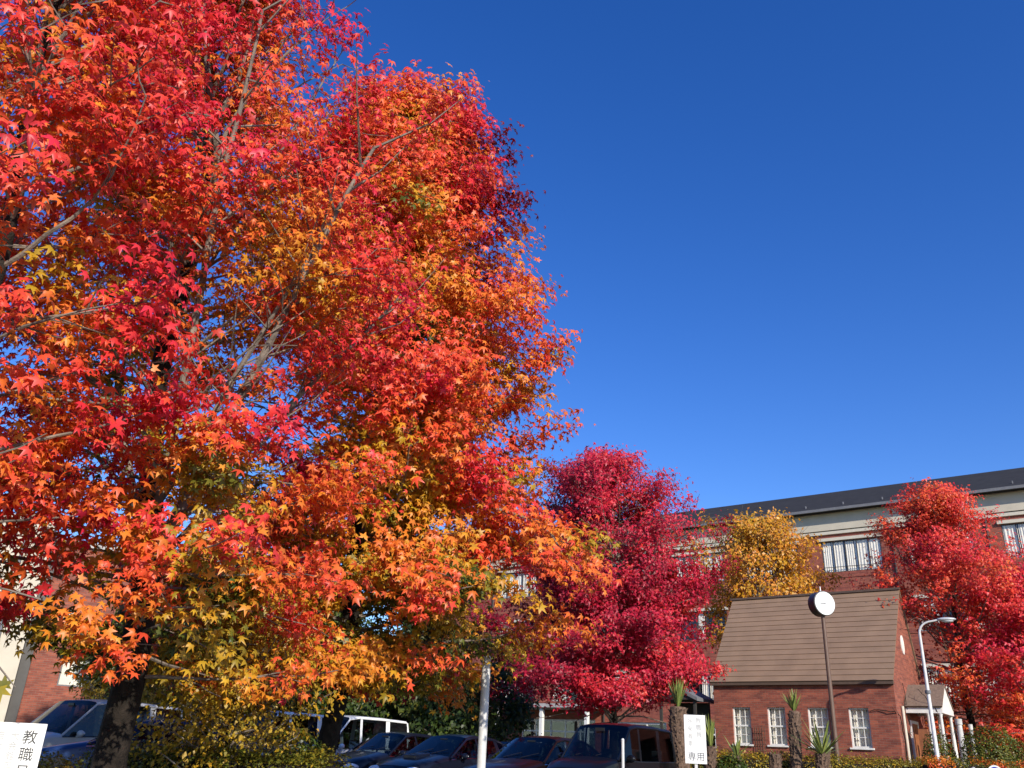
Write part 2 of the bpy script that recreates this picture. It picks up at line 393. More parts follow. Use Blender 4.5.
grow('sweetgum_tree', BA, 14.3, envA, hueA, 5, nlimb=120, z0=1.7, r0=.19, e0=2, e1=58, per=25, leaf=.075, lean=(-1.0, .2), ev=16, keep=keepA, hollow=.34, zmin=1.7, stems=[(3.0, -10, 66, 6, .075), (3.1, 20, 60, 5.5, .06), (2.6, 160, 70, 6, .06), (3.4, -60, 74, 7, .065), (2.9, 60, 52, 4.5, .05), (3.6, -25, 55, 4.5, .05)], sub_step=.24, sub_len=(.5, 1.2), csig=.17,
     label='tall red and orange sweetgum with thick dark trunk at left, bare twigs at its top', cat='tree', group='sweetgum trees in autumn colour')

# sweetgum B : behind and right of it
eB = interp([(0, 1.0), (1.3, 2.6), (2.2, 3.6), (3.4, 4.0), (5, 3.65), (7, 3.45), (9, 3.15), (11, 2.7), (12.6, 2.3), (13.7, 1.8), (14.5, .9), (14.9, .3)])
BB = Vector((-2.86, 15.74, ground_z(-2.86, 15.74)))
def envB(z, a): return eB(z)*(1-(.5*max(0, math.cos(a-2.85)) if 4.2 < z < 10 else 0))*(1+.07*math.sin(a*4+z*1.1)+.05*math.sin(a*7-z*1.7))
def hueB(p, zf, rf, dx, dy, rnd):
    h = .755 + .20*nz(p, .5, 40) + .30*nz(p, 1.4, 33)
    h += -.75*max(0, .82-rf) - .05*max(0, .42-zf)/.42 - .09*max(0, dx/3)*(1 if zf < .6 else .2)
    if zf < .7: h -= 1.1*max(0, nz(p, .85, 55)-.14)
    if nz(p, .9, 60) > .22 and rf > .7 and dx > 0 and dy > -1 and zf > .4: h = 1.22
    return h
grow('sweetgum_tree', BB, 14.9, envB, hueB, 11, nlimb=185, hollow=.50, zmin=2.1, keep=lambda p, rnd: 'none' if p.z < 1.95 else ('twig' if ((p.x-BB.x+1.6)/1.2)**2+((p.z-6.6)/1.5)**2 < 1 else True), z0=1.4, r0=.19, e0=0, e1=56, per=25, leaf=.09, sub_step=.28, sub_len=(.6, 1.4), csig=.2, lean=(.35, 0),
     label='broad orange sweetgum against the sky, its lower leaves wrapping the white post', cat='tree', group='sweetgum trees in autumn colour')

# sweetgum C : near, cut by the left edge
eC = interp([(0, .6), (1.4, 1.3), (2, 1.95), (3, 1.9), (4, 2.0), (6, 1.9), (8, 1.5), (9.5, 1.0), (10.5, .3)])
BC = Vector((-5.05, 7.0, ground_z(-5.05, 7.0)))
def envC(z, a): return eC(z)*(1+.12*math.sin(a*3+z*2.1)+.08*math.sin(a*5+z*1.1))
def hueC(p, zf, rf, dx, dy, rnd):
    h = .84 + .13*nz(p, .8, 70) + .1*nz(p, 2, 77)
    h += -.8*max(0, .66-rf) + (.16 if 2.2 < p.z < 4.2 and rf > .7 else 0) - (.6 if p.z < 1.95 else 0)
    return h
def keepC(p, rnd):
    q = Vector((-4.66, 8.86, 1.0)); v = p-q; t = v.dot(sdir)
    if t > 0 and (v-sdir*t).length < .62: return 'none'
    return True if nz(p, .8, 90) > -.22 else 'twig'
grow('sweetgum_tree', BC, 10.5, envC, hueC, 21, nlimb=76, z0=1.5, r0=.15, e0=0, e1=56, per=23, leaf=.078, keep=keepC, hollow=.36, sub_step=.25, sub_len=(.4, .9),
     label='crimson sweetgum reaching in from the left edge, its trunk out of view', cat='tree', group='sweetgum trees in autumn colour')

# crimson tree before the campus building
eD = interp([(0, .8), (1.6, 1.4), (2.2, 3.0), (3.2, 3.6), (4.5, 3.6), (6.2, 3.6), (8, 3.5), (9.3, 2.9), (10.0, 2.1), (10.5, .9), (10.8, .3)])
def envD(z, a): return eD(z)*(1+(.22*max(0, -math.cos(a)) if z < 6 else .08*max(0, -math.cos(a)))-(.10*max(0, math.cos(a)) if z < 6.5 else 0))*(1+.06*math.sin(a*4+z)+.05*math.sin(a*6-z*1.7))
def hueD(p, zf, rf, dx, dy, rnd):
    return 1.0 + .12*nz(p, .6, 100) + .2*nz(p, 1.8, 105) - .10*max(0, .6-zf)*(1 if dx > 0 else .3) - .18*max(0, .5-rf) + (.12*max(0, -dx/3))
grow('maple_tree', (3.6, 28.75, ground_z(3.6, 28.75)), 10.8, envD, hueD, 31, dim=.88, ev=26, zmin=2.1, nlimb=180, z0=1.4, r0=.15, e0=0, e1=46, per=30, leaf=.088, kind='tri', sub_step=.32, sub_len=(.6, 1.3), csig=.2,
     keep=lambda p, rnd: 'none' if p.z < 2.6-(.4 if p.x > 4.2 or p.x < 1 else 0) or (p.x > 5.5 and p.z < 3.5) else 'twig' if (p.z > 7.2 and rnd.random() < .5) or rnd.random() < .1 else True,
     label='round deep crimson tree behind the black boxy minivan', cat='tree')
# yellow tree behind the cottage
eE = interp([(0, .6), (5, 2), (7.5, 3.1), (9.5, 3.2), (10.6, 2.6), (11.2, 1.6), (11.6, .3)])
def hueE(p, zf, rf, dx, dy, rnd): return .47+.07*nz(p, .8, 120)+.05*nz(p, 2, 121)-.15*max(0, .6-rf)
grow('zelkova_tree', (11.8, 39.4, .6), 11.0, lambda z, a: eE(z)*(1+.09*math.sin(a*4+z*2)), hueE, 41, nlimb=80, z0=3.0, r0=.16, e0=10, e1=56, per=18, leaf=.12, kind='one', hollow=.2, dim=.9, sub_step=.34, sub_len=(.7, 1.4), csig=.25,
     label='golden yellow tree rising behind the brown shingled roof', cat='tree')
# red tree right of the cottage
eF = interp([(0, 1), (2.2, 2.6), (4, 3.0), (7, 2.95), (8.6, 2.4), (9.8, 1.8), (10.6, 1.1), (11.2, .2)])
def keepF(p, rnd):
    if p.z < 6.8 and p.x < 15.1+.35*(p.z-1): return 'none'
    return True
def hueF(p, zf, rf, dx, dy, rnd): return .81+.12*nz(p, .6, 140)+.16*nz(p, 1.7, 141)-.5*max(0, .5-zf)*(.6+rnd.random()*.6)-.2*max(0, .5-rf)
grow('maple_tree', (17.9, 34.2, .6), 11.2, lambda z, a: eF(z)*(1.24 if z > 5 else 1)*(1+.10*math.sin(a*4+z)+.05*math.sin(a*9+z*3)), hueF, 51, keep=keepF, dim=.95, ev=18, nlimb=140, z0=1.6, r0=.16, e0=-4, e1=60, per=20, leaf=.09, hollow=.25, kind='tri', sub_step=.34, sub_len=(.6, 1.4), csig=.2,
     label='tall scarlet tree between the brick cottage and the right edge', cat='tree')
def hueG(p, zf, rf, dx, dy, rnd): return .90+.16*nz(p, .7, 150)+.2*nz(p, 1.7, 151)-.45*max(0, .45-zf)
grow('maple_tree', (19.4, 32.2, .6), 7.6, lambda z, a: interp([(0, .8), (1.5, 2.2), (4, 2.8), (6, 2.0), (7.6, .3)])(z), hueG, 61, dim=1.0, nlimb=80, z0=1.2, r0=.13, e0=5, e1=62, per=20, leaf=.09, hollow=.25, kind='tri', sub_step=.34, sub_len=(.6, 1.2), csig=.2,
     label='smaller dark red tree cut by the right edge', cat='tree')
# yellow-green small trees and dark evergreens behind the cars
def yel(x, y, H, rad, seed, base, label, per=20, z0=.4, leaf=.055, nl=56):
    e = interp([(0, rad*.6), (H*.35, rad), (H*.7, rad*.8), (H, .2)])
    grow('small_tree', (x, y, ground_z(x, y)), H, lambda z, a: e(z)*(1+.15*math.sin(a*3+z*3+seed)), lambda p, zf, rf, dx, dy, rnd: base+.09*nz(p, 1.1, seed)+.06*nz(p, 3, seed), seed,
         nlimb=nl, z0=z0, r0=.05, e0=25, e1=70, per=per, leaf=leaf, kind='one', sub_step=.24, sub_len=(.3, .7), csig=.15, label=label, cat='tree')
yel(-9.0, 32.5, 6.6, 2.7, 71, .40, 'small golden leaved tree between the two big trunks, behind the white vans', leaf=.10)
yel(-3.45, 12.3, 3.3, 1.1, 72, .34, 'slim yellow-green sapling just right of the thick dark trunk', leaf=.055, nl=90)
yel(-9.9, 24.5, 4.2, 1.3, 73, .36, 'olive yellow small tree behind the silver minivan', leaf=.07)
for i, (x, y, H, rad, hb, lb) in enumerate([
    (-8.5, 33, 5.0, 2.3, -.02, 'dark evergreen beyond the white vans'), (-5.0, 34, 4.4, 2.2, .0, 'dark evergreen behind the leftmost navy sedan'),
    (-2.4, 33, 4.8, 2.0, .10, 'brighter green evergreen showing just left of the white post'), (-1.3, 31.5, 3.4, 1.3, -.03, 'low dark evergreen directly behind the white post'),
    (-6.6, 35.5, 6.2, 2.6, .03, 'taller dull green evergreen behind the other two, beyond the white vans'), (-3.4, 36.5, 5.6, 2.4, -.04, 'blackish evergreen in the back row left of the entrance'), (.1, 35.0, 3.9, 1.2, -.02, 'narrow dark evergreen just left of the entrance doors, right of the white post'), (-13.0, 33, 6, 2.4, .02, 'dark evergreen before the brick building at far left')]):
    e = interp([(0, rad*.9), (H*.4, rad), (H*.8, rad*.6), (H, .2)])
    grow('evergreen_tree', (x, y, ground_z(x, y)), H, lambda z, a, e=e: e(z), lambda p, zf, rf, dx, dy, rnd, hb=hb: hb+.06*nz(p, 1.1, 3), 80+i,
         nlimb=60, z0=.3, r0=.1, e0=0, e1=60, per=24, leaf=.13, kind='one', sub_step=.3, sub_len=(.5, 1.0), csig=.2, label=lb, cat='tree')

def leaf_bush(name, region, n, hue_f, leaf, seed, parent=None, kind='one', mt=None, out_c=None, droop=-.3):
    """leaves spread through the outer shell of a shrub volume; region(rng,n) gives points and outward normals"""
    rng = np.random.default_rng(seed); pos, out = region(rng, n)
    nor = out + np.array([0, 0, .35]) + rng.normal(0, .5, (n, 3)); tip = out*.5 + np.array([0, 0, -droop]) + rng.normal(0, .7, (n, 3))
    h = np.array([hue_f(p) for p in pos])+rng.normal(0, .05, n)
    return leaves_mesh(name, pos, nor, tip, leaf*np.clip(rng.normal(1, .25, n), .4, 1.6), h, rng, kind, mt or M['leaf2'], parent, val=.2, dim=.95)
def hedge(x0, y0, x1, y1, wd, ht, n, hue_f, leaf, seed, **tags):
    a = Vector((x0, y0, 0)); b = Vector((x1, y1, 0)); d = (b-a); L = d.length; ang = math.atan2(d.y, d.x)
    g = (ground_z(x0, y0)+ground_z(x1, y1))/2
    root = empty('hedge', (x0, y0, g), ang, **tags)
    core = MB(); core.box(.1, L-.1, -wd*.36, wd*.36, 0, ht*.8); core.build('stems', M['bark'], root, bevel=.05)
    def reg(rng, n):
        x = rng.uniform(0, L, n); t = rng.uniform(0, PI, n); bump = np.array([.5+.5*nz((xx, yy, 0), 1.3, seed) for xx, yy in zip(x, t)])
        r = .80+.28*bump+rng.normal(0, .05, n)
        y = np.sign(np.cos(t))*np.abs(np.cos(t))**.5*wd/2*r; z = np.abs(np.sin(t))**.5*ht*r*.95
        z = np.where(rng.random(n) < .3, rng.uniform(0, 1, n)*z, z)
        o = np.stack([np.zeros(n), np.cos(t), np.sin(t)], 1)
        return np.stack([x, y, z], 1), o
    leaf_bush('foliage', reg, n, hue_f, leaf, seed, root)
    return root
hedge(-5.3, 12.6, -1.9, 11.6, 1.0, 1.06, 16000, lambda p: .17+.10*nz(p, 1.5, 3), .035, 1, label='loose olive hedge along the left of the car park, in front of the cars', cat='hedge')
hedge(5.0, 25.2, 12.6, 25.9, 1.3, 1.42, 26000, lambda p: .27+.10*nz(p, 1.0, 5), .045, 2, label='yellow-green clipped hedge in front of the brick cottage', cat='hedge')
hedge(11.4, 24.6, 18.5, 23.6, 1.2, 1.30, 22000, lambda p: .18 + (.42 if nz(p, 1.6, 7) > .12 else 0)+.2*nz(p, 3, 7), .04, 3, label='reddish azalea hedge at the lower right corner', cat='hedge')
def shrub(x, y, rad, ht, n, hue_f, leaf, seed, label, z=None):
    root = empty('shrub', (x, y, ground_z(x, y)), 0, label=label, cat='shrub')
    s = MB(); rnd = random.Random(seed)
    for i in range(9):
        a = i*.7; s.tube([(0, 0, -.05), (math.cos(a)*rad*.25, math.sin(a)*rad*.25, ht*.4), (math.cos(a)*rad*.55, math.sin(a)*rad*.55, ht*.75)], [.025, .018, .008], 5)
    s.build('stems', M['bark'], root)
    def reg(rng, n):
        o = nrm(rng.normal(0, 1, (n, 3))); b = np.array([nz(v, 2.4, seed) for v in o]); r = (.86+.22*b)*np.where(rng.random(n) < .35, rng.uniform(.4, 1, n), rng.uniform(.92, 1.05, n))
        return o*r[:, None]*np.array([rad, rad, ht*.5])+np.array([0, 0, ht*.52]), o
    leaf_bush('foliage', reg, n, hue_f, leaf, seed, root)
    return root
shrub(15.25, 28.1, 1.0, 2.0, 9000, lambda p: .13+.08*nz(p, 2, 1), .05, 4, 'round olive green shrub right of the white porch')
shrub(17.0, 27.4, .95, 2.0, 8000, lambda p: .18+.08*nz(p, 2, 1), .05, 5, 'yellowish shrub at the right edge')
shrub(14.0, 29.0, .55, 1.8, 3000, lambda p: .10+.08*nz(p, 2, 1), .05, 14, 'narrow green shrub beside the porch columns')
shrub(5.95, 23.4, .55, 1.35, 3500, lambda p: .02+.05*nz(p, 2, 1), .06, 6, 'dark green shrub just right of the white notice board')
shrub(8.6, 24.0, .5, 1.15, 2500, lambda p: .03+.05*nz(p, 2, 1), .06, 7, 'dark green shrub at the foot of the spiky palm')
shrub(4.0, 23.2, .5, 1.3, 2500, lambda p: .16+.05*nz(p, 2, 1), .05, 8, 'weedy green shrub behind the black boxy minivan')
shrub(-3.1, 14.3, .6, 1.35, 4000, lambda p: .06+.12*nz(p, 2, 1), .05, 9, 'leafy green climber mound around the second trunk')

shrub(-6.3, 13.1, .75, .85, 2500, lambda p: .30+.10*nz(p, 2, 1), .045, 19, 'low yellowing shrub between the notice board and the thick trunk')

# ------------------------------------------------------------------ cottage
HR = -math.atan2(.6, .8)
def wall_open(b, x0, x1, z0, z1, y0, y1, ops, mi=0):
    """a wall slab from x0..x1, z0..z1 with rectangular openings, solid between y0 and y1"""
    xs = sorted({x0, x1, *[o[0] for o in ops], *[o[1] for o in ops]}); zs = sorted({z0, z1, *[o[2] for o in ops], *[o[3] for o in ops]})
    vi = {}; 
    def V(x, y, z):
        k = (x, y, z)
        if k not in vi: vi[k] = len(b.v); b.v.append(k)
        return vi[k]
    def solid(i, j):
        if i < 0 or j < 0 or i >= len(xs)-1 or j >= len(zs)-1: return False
        cx, cz = (xs[i]+xs[i+1])/2, (zs[j]+zs[j+1])/2
        return not any(o[0] < cx < o[1] and o[2] < cz < o[3] for o in ops)
    def F(*q): b.f.append(tuple(V(*p) for p in q)); b.mi.append(mi)
    for i in range(len(xs)-1):
        for j in range(len(zs)-1):
            if not solid(i, j): continue
            a, c, d, e = xs[i], xs[i+1], zs[j], zs[j+1]
            F((a, y0, d), (c, y0, d), (c, y0, e), (a, y0, e)); F((a, y1, d), (a, y1, e), (c, y1, e), (c, y1, d))
            if not solid(i-1, j): F((a, y0, d), (a, y0, e), (a, y1, e), (a, y1, d))
            if not solid(i+1, j): F((c, y0, d), (c, y1, d), (c, y1, e), (c, y0, e))
            if not solid(i, j-1): F((a, y0, d), (a, y1, d), (c, y1, d), (c, y0, d))
            if not solid(i, j+1): F((a, y0, e), (c, y0, e), (c, y1, e), (a, y1, e))
house = empty('brick_cottage', (13.5, 30.5, .6), HR, label='small brick cottage with steep brown boarded roof and white sash windows', cat='house')
WX = [(-5.84, -5.14), (-4.50, -3.83), (-3.02, -2.30), (-1.60, -.92)]
HL = -6.55
b = MB(); wall_open(b, HL, 0, -.15, 3.44, 0, .22, [(a, c, 1.22, 2.5) for a, c in WX])
# gables (asymmetric) and back wall
gp = [(.22, -.15), (4.06, -.15), (4.04, 3.9), (2.62, 6.76), (.22, 3.66)]
b.prism(gp, -.22, 0, 'x'); b.prism(gp, HL, HL+.22, 'x'); b.box(HL+.22, -.22, 3.86, 4.06, -.15, 3.85)
b.build('wall', M['brick'], house)
def sash(parent, a, c, z0, z1, y=.10, cur=True, cols=3, rows=2, dz=0):
    w = MB(); t = .05
    w.box(a, a+t, y-.03, y+.05, z0, z1); w.box(c-t, c, y-.03, y+.05, z0, z1); w.box(a+t, c-t, y-.03, y+.05, z1-t, z1); w.box(a+t, c-t, y-.03, y+.05, z0, z0+t)
    zm = (z0+z1)/2; w.box(a+t, c-t, y-.02, y+.04, zm-.028, zm+.028)
    for i in range(1, cols): x = a+t+(c-a-2*t)*i/cols; w.box(x-.011, x+.011, y+.0, y+.03, z0+t, zm-.028); w.box(x-.011, x+.011, y+.0, y+.03, zm+.028, z1-t)
    for (p, q) in ((z0+t, zm-.028), (zm+.028, z1-t)):
        for j in range(1, rows): z = p+(q-p)*j/rows; w.box(a+t, c-t, y+.002, y+.028, z-.010, z+.010)
    wo = w.build('window', M['white'], parent, dz=dz)
    g = MB(); g.add([(a+t, y+.015, z0+t), (c-t, y+.015, z0+t), (c-t, y+.015, z1-t), (a+t, y+.015, z1-t)], [(0, 1, 2, 3)]); g.build('pane', M['glass'], wo, dz=dz)
    s = MB(); s.box(a-.06, c+.06, -.07, y-.03, z0-.06, z0); s.build('sill', M['white'], wo, dz=dz, bevel=.008)
    if cur:
        k = MB(); n = 24; xs_ = [a+t+(c-a-2*t)*i/n for i in range(n+1)]
        vs = [(x, y+.12+.02*math.sin(i*2.1), z) for z in (z0+t, z1-t) for i, x in enumerate(xs_)]
        k.add(vs, [(i, i+1, n+2+i, n+1+i) for i in range(n)]); k.build('curtain', M['curtain'], wo, dz=dz, fix=False)
    return wo
for a, c in WX: sash(house, a, c, 1.22, 2.5)
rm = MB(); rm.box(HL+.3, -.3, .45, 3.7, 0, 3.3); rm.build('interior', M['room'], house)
# roof in overlapping boards
rf = MB(); n = 17; e0_, r1_ = Vector((0, -.14, 3.36)), Vector((0, 2.62, 6.86))
nd = Vector((0, -(r1_.z-e0_.z), r1_.y-e0_.y)).normalized()
for i in range(n):
    p = e0_.lerp(r1_, i/n); q = e0_.lerp(r1_, min(1, (i+1.12)/n))
    lo = p+nd*.048; hi = q+nd*.025
    xl, xr = HL-.06, .05
    vs = [(xl, lo.y, lo.z), (xr, lo.y, lo.z), (xr, hi.y, hi.z), (xl, hi.y, hi.z), (xl, p.y, p.z), (xr, p.y, p.z), (xr, q.y, q.z), (xl, q.y, q.z)]
    rf.add(vs, [(0, 1, 2, 3), (4, 7, 6, 5), (0, 4, 5, 1), (1, 5, 6, 2), (3, 2, 6, 7), (0, 3, 7, 4)])
rf.prism([(2.62, 6.86), (4.16, 3.78), (4.22, 3.82), (2.66, 6.93)], HL-.06, .05, 'x')
ro = rf.build('roof', M['cedar'], house)
tm = MB(); tm.box(HL-.14, .07, 2.54, 2.72, 6.89, 6.97); tm.build('ridge_cap', M['rooftrim'], ro)
tm = MB(); tm.box(HL-.10, .03, -.14, -.005, 3.26, 3.38)
tm.build('eave_trim', M['rooftrim'], ro)
# oval gable window
ov = MB(); ov.tube([(.0, 2.08, 4.8), (.03, 2.08, 4.8)], .2, 20)
ov.v = [(v[0], 2.08+(v[1]-2.08)*1.0, 4.8+(v[2]-4.8)*1.7) for v in ov.v]; oo = ov.build('oval_window', M['white'], house)
ov = MB(); ov.tube([(.031, 2.08, 4.8), (.036, 2.08, 4.8)], .15, 20); ov.v = [(v[0], v[1], 4.8+(v[2]-4.8)*1.7) for v in ov.v]; ov.build('pane', M['curtain'], oo)
# porch
po = MB(); Lp = 1.22
for s in (-1, 1):
    po.add([(0, 2.1, 3.36), (Lp, 2.1, 3.36), (Lp, 2.1+s*.95, 2.60), (0, 2.1+s*.95, 2.60), (0, 2.1, 3.42), (Lp, 2.1, 3.42), (Lp, 2.1+s*1.0, 2.64), (0, 2.1+s*1.0, 2.64)],
           [(0, 1, 2, 3), (4, 7, 6, 5), (0, 4, 5, 1), (1, 5, 6, 2), (2, 6, 7, 3), (3, 7, 4, 0)])
porch = po.build('porch_roof', mat('porch shingle', (.20, .14, .10), .8, var=.2, scale=12, bump=.6), house)
pd = MB(); pd.prism([(1.2, 2.60), (3.0, 2.60), (2.1, 3.33)], Lp-.12, Lp-.02, 'x'); pd.box(.02, Lp-.03, 1.2, 1.32, 2.42, 2.6); pd.box(.02, Lp-.03, 2.88, 3.0, 2.42, 2.6); pd.box(Lp-.16, Lp-.005, 1.21, 2.99, 2.42, 2.598)
pd.build('pediment', M['white'], porch)
for i, (x, y) in enumerate(((1.1, 1.28), (1.1, 2.92), (.72, 1.28), (.72, 2.92))):
    c = MB(); c.tube([(x, y, 0), (x, y, .06), (x, y, .12), (x, y, 1.2), (x, y, 2.34), (x, y, 2.42)], [.10, .10, .07, .072, .055, .09], 14); c.build('porch_column', M['white'], house, smooth=True)
d = MB(); d.box(0.001, .05, 1.65, 2.55, 0, 2.1); d.box(.05, .06, 1.75, 2.05, 1.1, 2.0); d.box(.05, .06, 2.15, 2.45, 1.1, 2.0); d.box(.05, .06, 1.75, 2.45, .15, .95)
do = d.build('door', M['orange'], house); q = MB(); q.ell((.09, 2.46, 1.0), (.025, .025, .05), 6); q.build('handle', M['chrome'], do)
d = MB(); d.box(.001, .07, 1.56, 1.64, 0, 2.2); d.box(.001, .07, 2.56, 2.64, 0, 2.2); d.box(.001, .07, 1.64, 2.56, 2.1, 2.2); d.build('door_frame', M['white'], do)
d = MB(); d.box(0.35, .65, 1.1, 1.3, 0, 1.9); d.build('porch_pier', M['orange'], house)
d = MB(); d.tube([(.06, .62, 2.6), (.06, .62, .0)], .05, 8); d.build('downpipe', M['cream'], house, smooth=True)
# brown trellis between the first two windows
t = empty('wood_trellis', house.matrix_basis @ Vector((-5.0, -.06, .1)), HR, label='brown wooden trellis against the brick wall between two sash windows', cat='trellis')
q = MB()
for i in range(5): q.box(i*.09, i*.09+.02, -.012, .0, 0, 1.75)
q.build('upright_lattice', M['brown'], t)
for i in range(7):
    q = MB(); q.box(-.02, .4, -.028, -.013, .25+i*.22, .27+i*.22); q.build('crossbar', M['brown'], t)
# bare climber on the corner
def vine(loc, pts_list, seed, label):
    v = MB(); rnd = random.Random(seed)
    for base in pts_list:
        pts = [Vector(p) for p in base]; full = []
        for i in range(len(pts)-1):
            for k in range(4): full.append(pts[i].lerp(pts[i+1], k/4)+Vector((rnd.gauss(0, .01), rnd.gauss(0, .03), rnd.gauss(0, .03))))
        full.append(pts[-1]); v.tube(full, [.022*(1-.6*i/len(full)) for i in range(len(full))], 5)
        for _ in range(10):
            p = rnd.choice(full); v.tube([p, p+Vector((rnd.gauss(0, .06), rnd.gauss(0, .14), rnd.gauss(.02, .12)))], [.008, .003], 4)
    o = v.build('climbing_vine', M['bark']); o.location = loc; o.rotation_euler = (0, 0, HR); tag(o, label, 'vine')
vine((13.5, 30.5, .6), [[(.04, .25, 0), (.05, .35, 1.3), (.04, .2, 2.3), (-.05, -.04, 2.35), (-.6, -.05, 2.45), (-1.0, -.05, 2.4)], [(.05, .9, 0), (.06, 1.0, 1.4), (.05, .8, 2.5), (.06, 1.2, 3.0)], [(.05, .5, 0), (.05, .9, 1), (.06, 1.3, 2.0), (.05, 1.1, 3.4)]], 4, 'bare climbing vine around the cottage corner beside the porch')
vine((13.5, 30.5, .6), [[(1.15, 1.3, 0), (1.22, 1.3, 1.2), (1.15, 1.25, 2.2), (.9, 1.18, 2.7), (.5, 1.3, 3.2)], [(1.17, 2.95, 0), (1.2, 2.9, 1.5), (1.2, 2.9, 2.4)]], 6, 'bare vine winding up the white porch columns')

# ------------------------------------------------------------------ long campus building
BO = (21.45, 49.56, .6)
big = empty('campus_building', BO, HR, label='long brick campus building with dark sloping roof and beige cornice', cat='building')
XL, XR = -34, 26
b = MB()
wins = []
for k in range(-7, 6):
    c = -.95+k*4.88
    for zt in (13.2, 9.5, 5.8): wins.append((c-1.72, c+1.72, zt-1.86, zt))
gops = [(-24.6, -18.6, 0, 2.9), (-17.6, -13.4, .6, 2.8), (-12.2, -10.8, 0, 2.7)]
for k in range(-2, 6): gops.append((-.95+k*4.88-1.7, -.95+k*4.88+1.7, .9, 2.6))
wall_open(b, XL, XR, -.1, 13.62, 0, .3, wins+gops)
b.box(XL, XL+.3, .3, 14, -.1, 13.62); b.box(XR-.3, XR, .3, 14, -.1, 13.62); b.box(XL+.3, XR-.3, 13.7, 14, -.1, 13.62)
b.build('wall', M['brick2'], big)
b = MB(); b.box(XL-.05, XR+.05, -.12, 14, 13.625, 13.80); b.build('cornice_strip', M['cream'], big)
b = MB(); b.box(XL, XR, -.03, 14, 13.80, 13.88); b.build('painted_shadow_line', M['frame'], big)  # shadow line below the beige band, put in as a dark-coloured strip
b = MB(); b.box(XL-.1, XR+.1, -.10, 14, 13.88, 14.95); b.build('cornice_band', M['beige'], big)
b = MB(); b.prism([(-.62, 14.95), (-.62, 15.10), (6.5, 18.20), (14.6, 14.95)], XL-.5, XR+.5, 'x'); rr_ = b.build('roof', M['darkroof'], big)
b = MB(); b.box(XL-.5, XR+.5, -.72, -.625, 14.93, 15.09); b.build('gutter', M['slate'], rr_)
b = MB()
x = XL+.6
while x < XR:
    sg = MB(); sg.box(x, x+.05, .3, .40, 15.44, 15.66); sg.build('snow_guard', M['slate'], rr_)
    x += 2.3
for x in (-27.6, -17.9, -8.1, 1.45, 6.4, 16.0):
    q = MB(); q.tube([(x, -.07, 13.6), (x, -.07, -.1)], .055, 8)
    for z in (1, 4, 7, 10, 13): q.box(x-.08, x+.08, -.13, -.002, z, z+.04)
    q.build('downpipe', M['frame'], big)
b = MB()
for z in (3.95, 7.65, 11.0): b.box(XL, XR, -.035, -.001, z, z+.09)
b.build('string_course', M['brick2'], big)
# corridor / rooms seen through the windows
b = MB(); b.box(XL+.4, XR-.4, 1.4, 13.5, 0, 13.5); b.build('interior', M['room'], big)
rndw = random.Random(5)
for (a, c, z0, z1) in wins:
    if not (-31 < a < 16): continue
    w_ = MB(); y = .03; t = .045
    w_.box(a, c, y, y+.06, z0, z0+t); w_.box(a, c, y, y+.06, z1-t, z1)
    for i in range(6):
        x = a+(c-a-t)*i/5; w_.box(x, x+t, y+.001, y+.061, z0+t, z1-t)
    for k in (.33,): w_.box(a+t, c-t, y-.10, y-.07, z0+.28, z0+.31)
    wo = w_.build('window', M['frame'], big)
    g = MB(); g.add([(a, y+.033, z0+t), (c, y+.033, z0+t), (c, y+.033, z1-t), (a, y+.033, z1-t)], [(0, 1, 2, 3)]); g.build('pane', M['glass'], wo)
    l = MB(); l.box(a-.15, c+.15, -.14, .0-.003, z1+.02, z1+.20); l.build('lintel', M['cream'], wo)
    k = MB(); n = 70
    segs = []
    x = a
    while x < c-.1:
        ww = rndw.uniform(.4, .9); 
        if rndw.random() < (.97 if z1 > 12 else .45): segs.append((x, min(c, x+ww*.92)))
        x += ww
    for (p, q) in segs:
        n = 14; vs = [(p+(q-p)*i/n, .10+.018*math.sin(i*1.9), z) for z in (z0, z1) for i in range(n+1)]
        k.add(vs, [(i, i+1, n+2+i, n+1+i) for i in range(n)])
    k.build('curtain', M['curtain'], wo, fix=False)
for gi, (a, c, z0, z1) in enumerate(gops):
    w_ = MB(); t = .09; nb = max(2, int((c-a)/1.1))
    for i in range(nb+1):
        x = a+(c-a-t)*i/nb; w_.box(x, x+t, .1, .18, z0, z1)
    w_.box(a, c, .101, .181, z1-.12, z1-.001); w_.box(a, c, .099, .179, z0+(z1-z0)*.72, z0+(z1-z0)*.72+.09)
    wo = w_.build('entrance_doors' if gi == 0 else 'window', M['white'], big)
    g = MB(); g.box(a, c, .14, .146, z0, z1); g.build('pane', M['glass'], wo)
for x in (-25.2, -21.5, -18.0):
    c = MB(); c.box(x-.13, x+.13, -2.2, -1.94, -.1, 3.45); c.build('entrance_column', M['white'], big, bevel=.02)
c = MB(); c.box(-25.8, -17.6, -2.4, -.02, 3.50, 3.75); c.build('entrance_canopy', M['concrete'], big, bevel=.02)
# small gabled side entrance left of the cottage
se = empty('entrance_shelter', (6.35, 35.6, .6), HR, label='grey gabled shelter with dark opening between crimson tree and cottage', cat='shelter')
c = MB(); c.prism([(-.05, 2.75), (1.55, 2.75), (.75, 3.12)], 0.02, 1.6, 'y'); c.build('gable', M['frame'], se)
c = MB(); c.prism([(-.16, 2.70), (.75, 3.12), (1.66, 2.70), (1.66, 2.82), (.75, 3.28), (-.16, 2.82)], -.05, 1.7, 'y'); c.build('roof', M['slate'], se)
for x in (-.02, 1.42): c = MB(); c.box(x, x+.10, .1, .2, -.1, 2.72); c.build('post', M['frame'], se)
c = MB(); c.box(.0, 1.5, 1.4, 1.5, -.1, 2.72); c.build('back_panel', M['frame'], se)

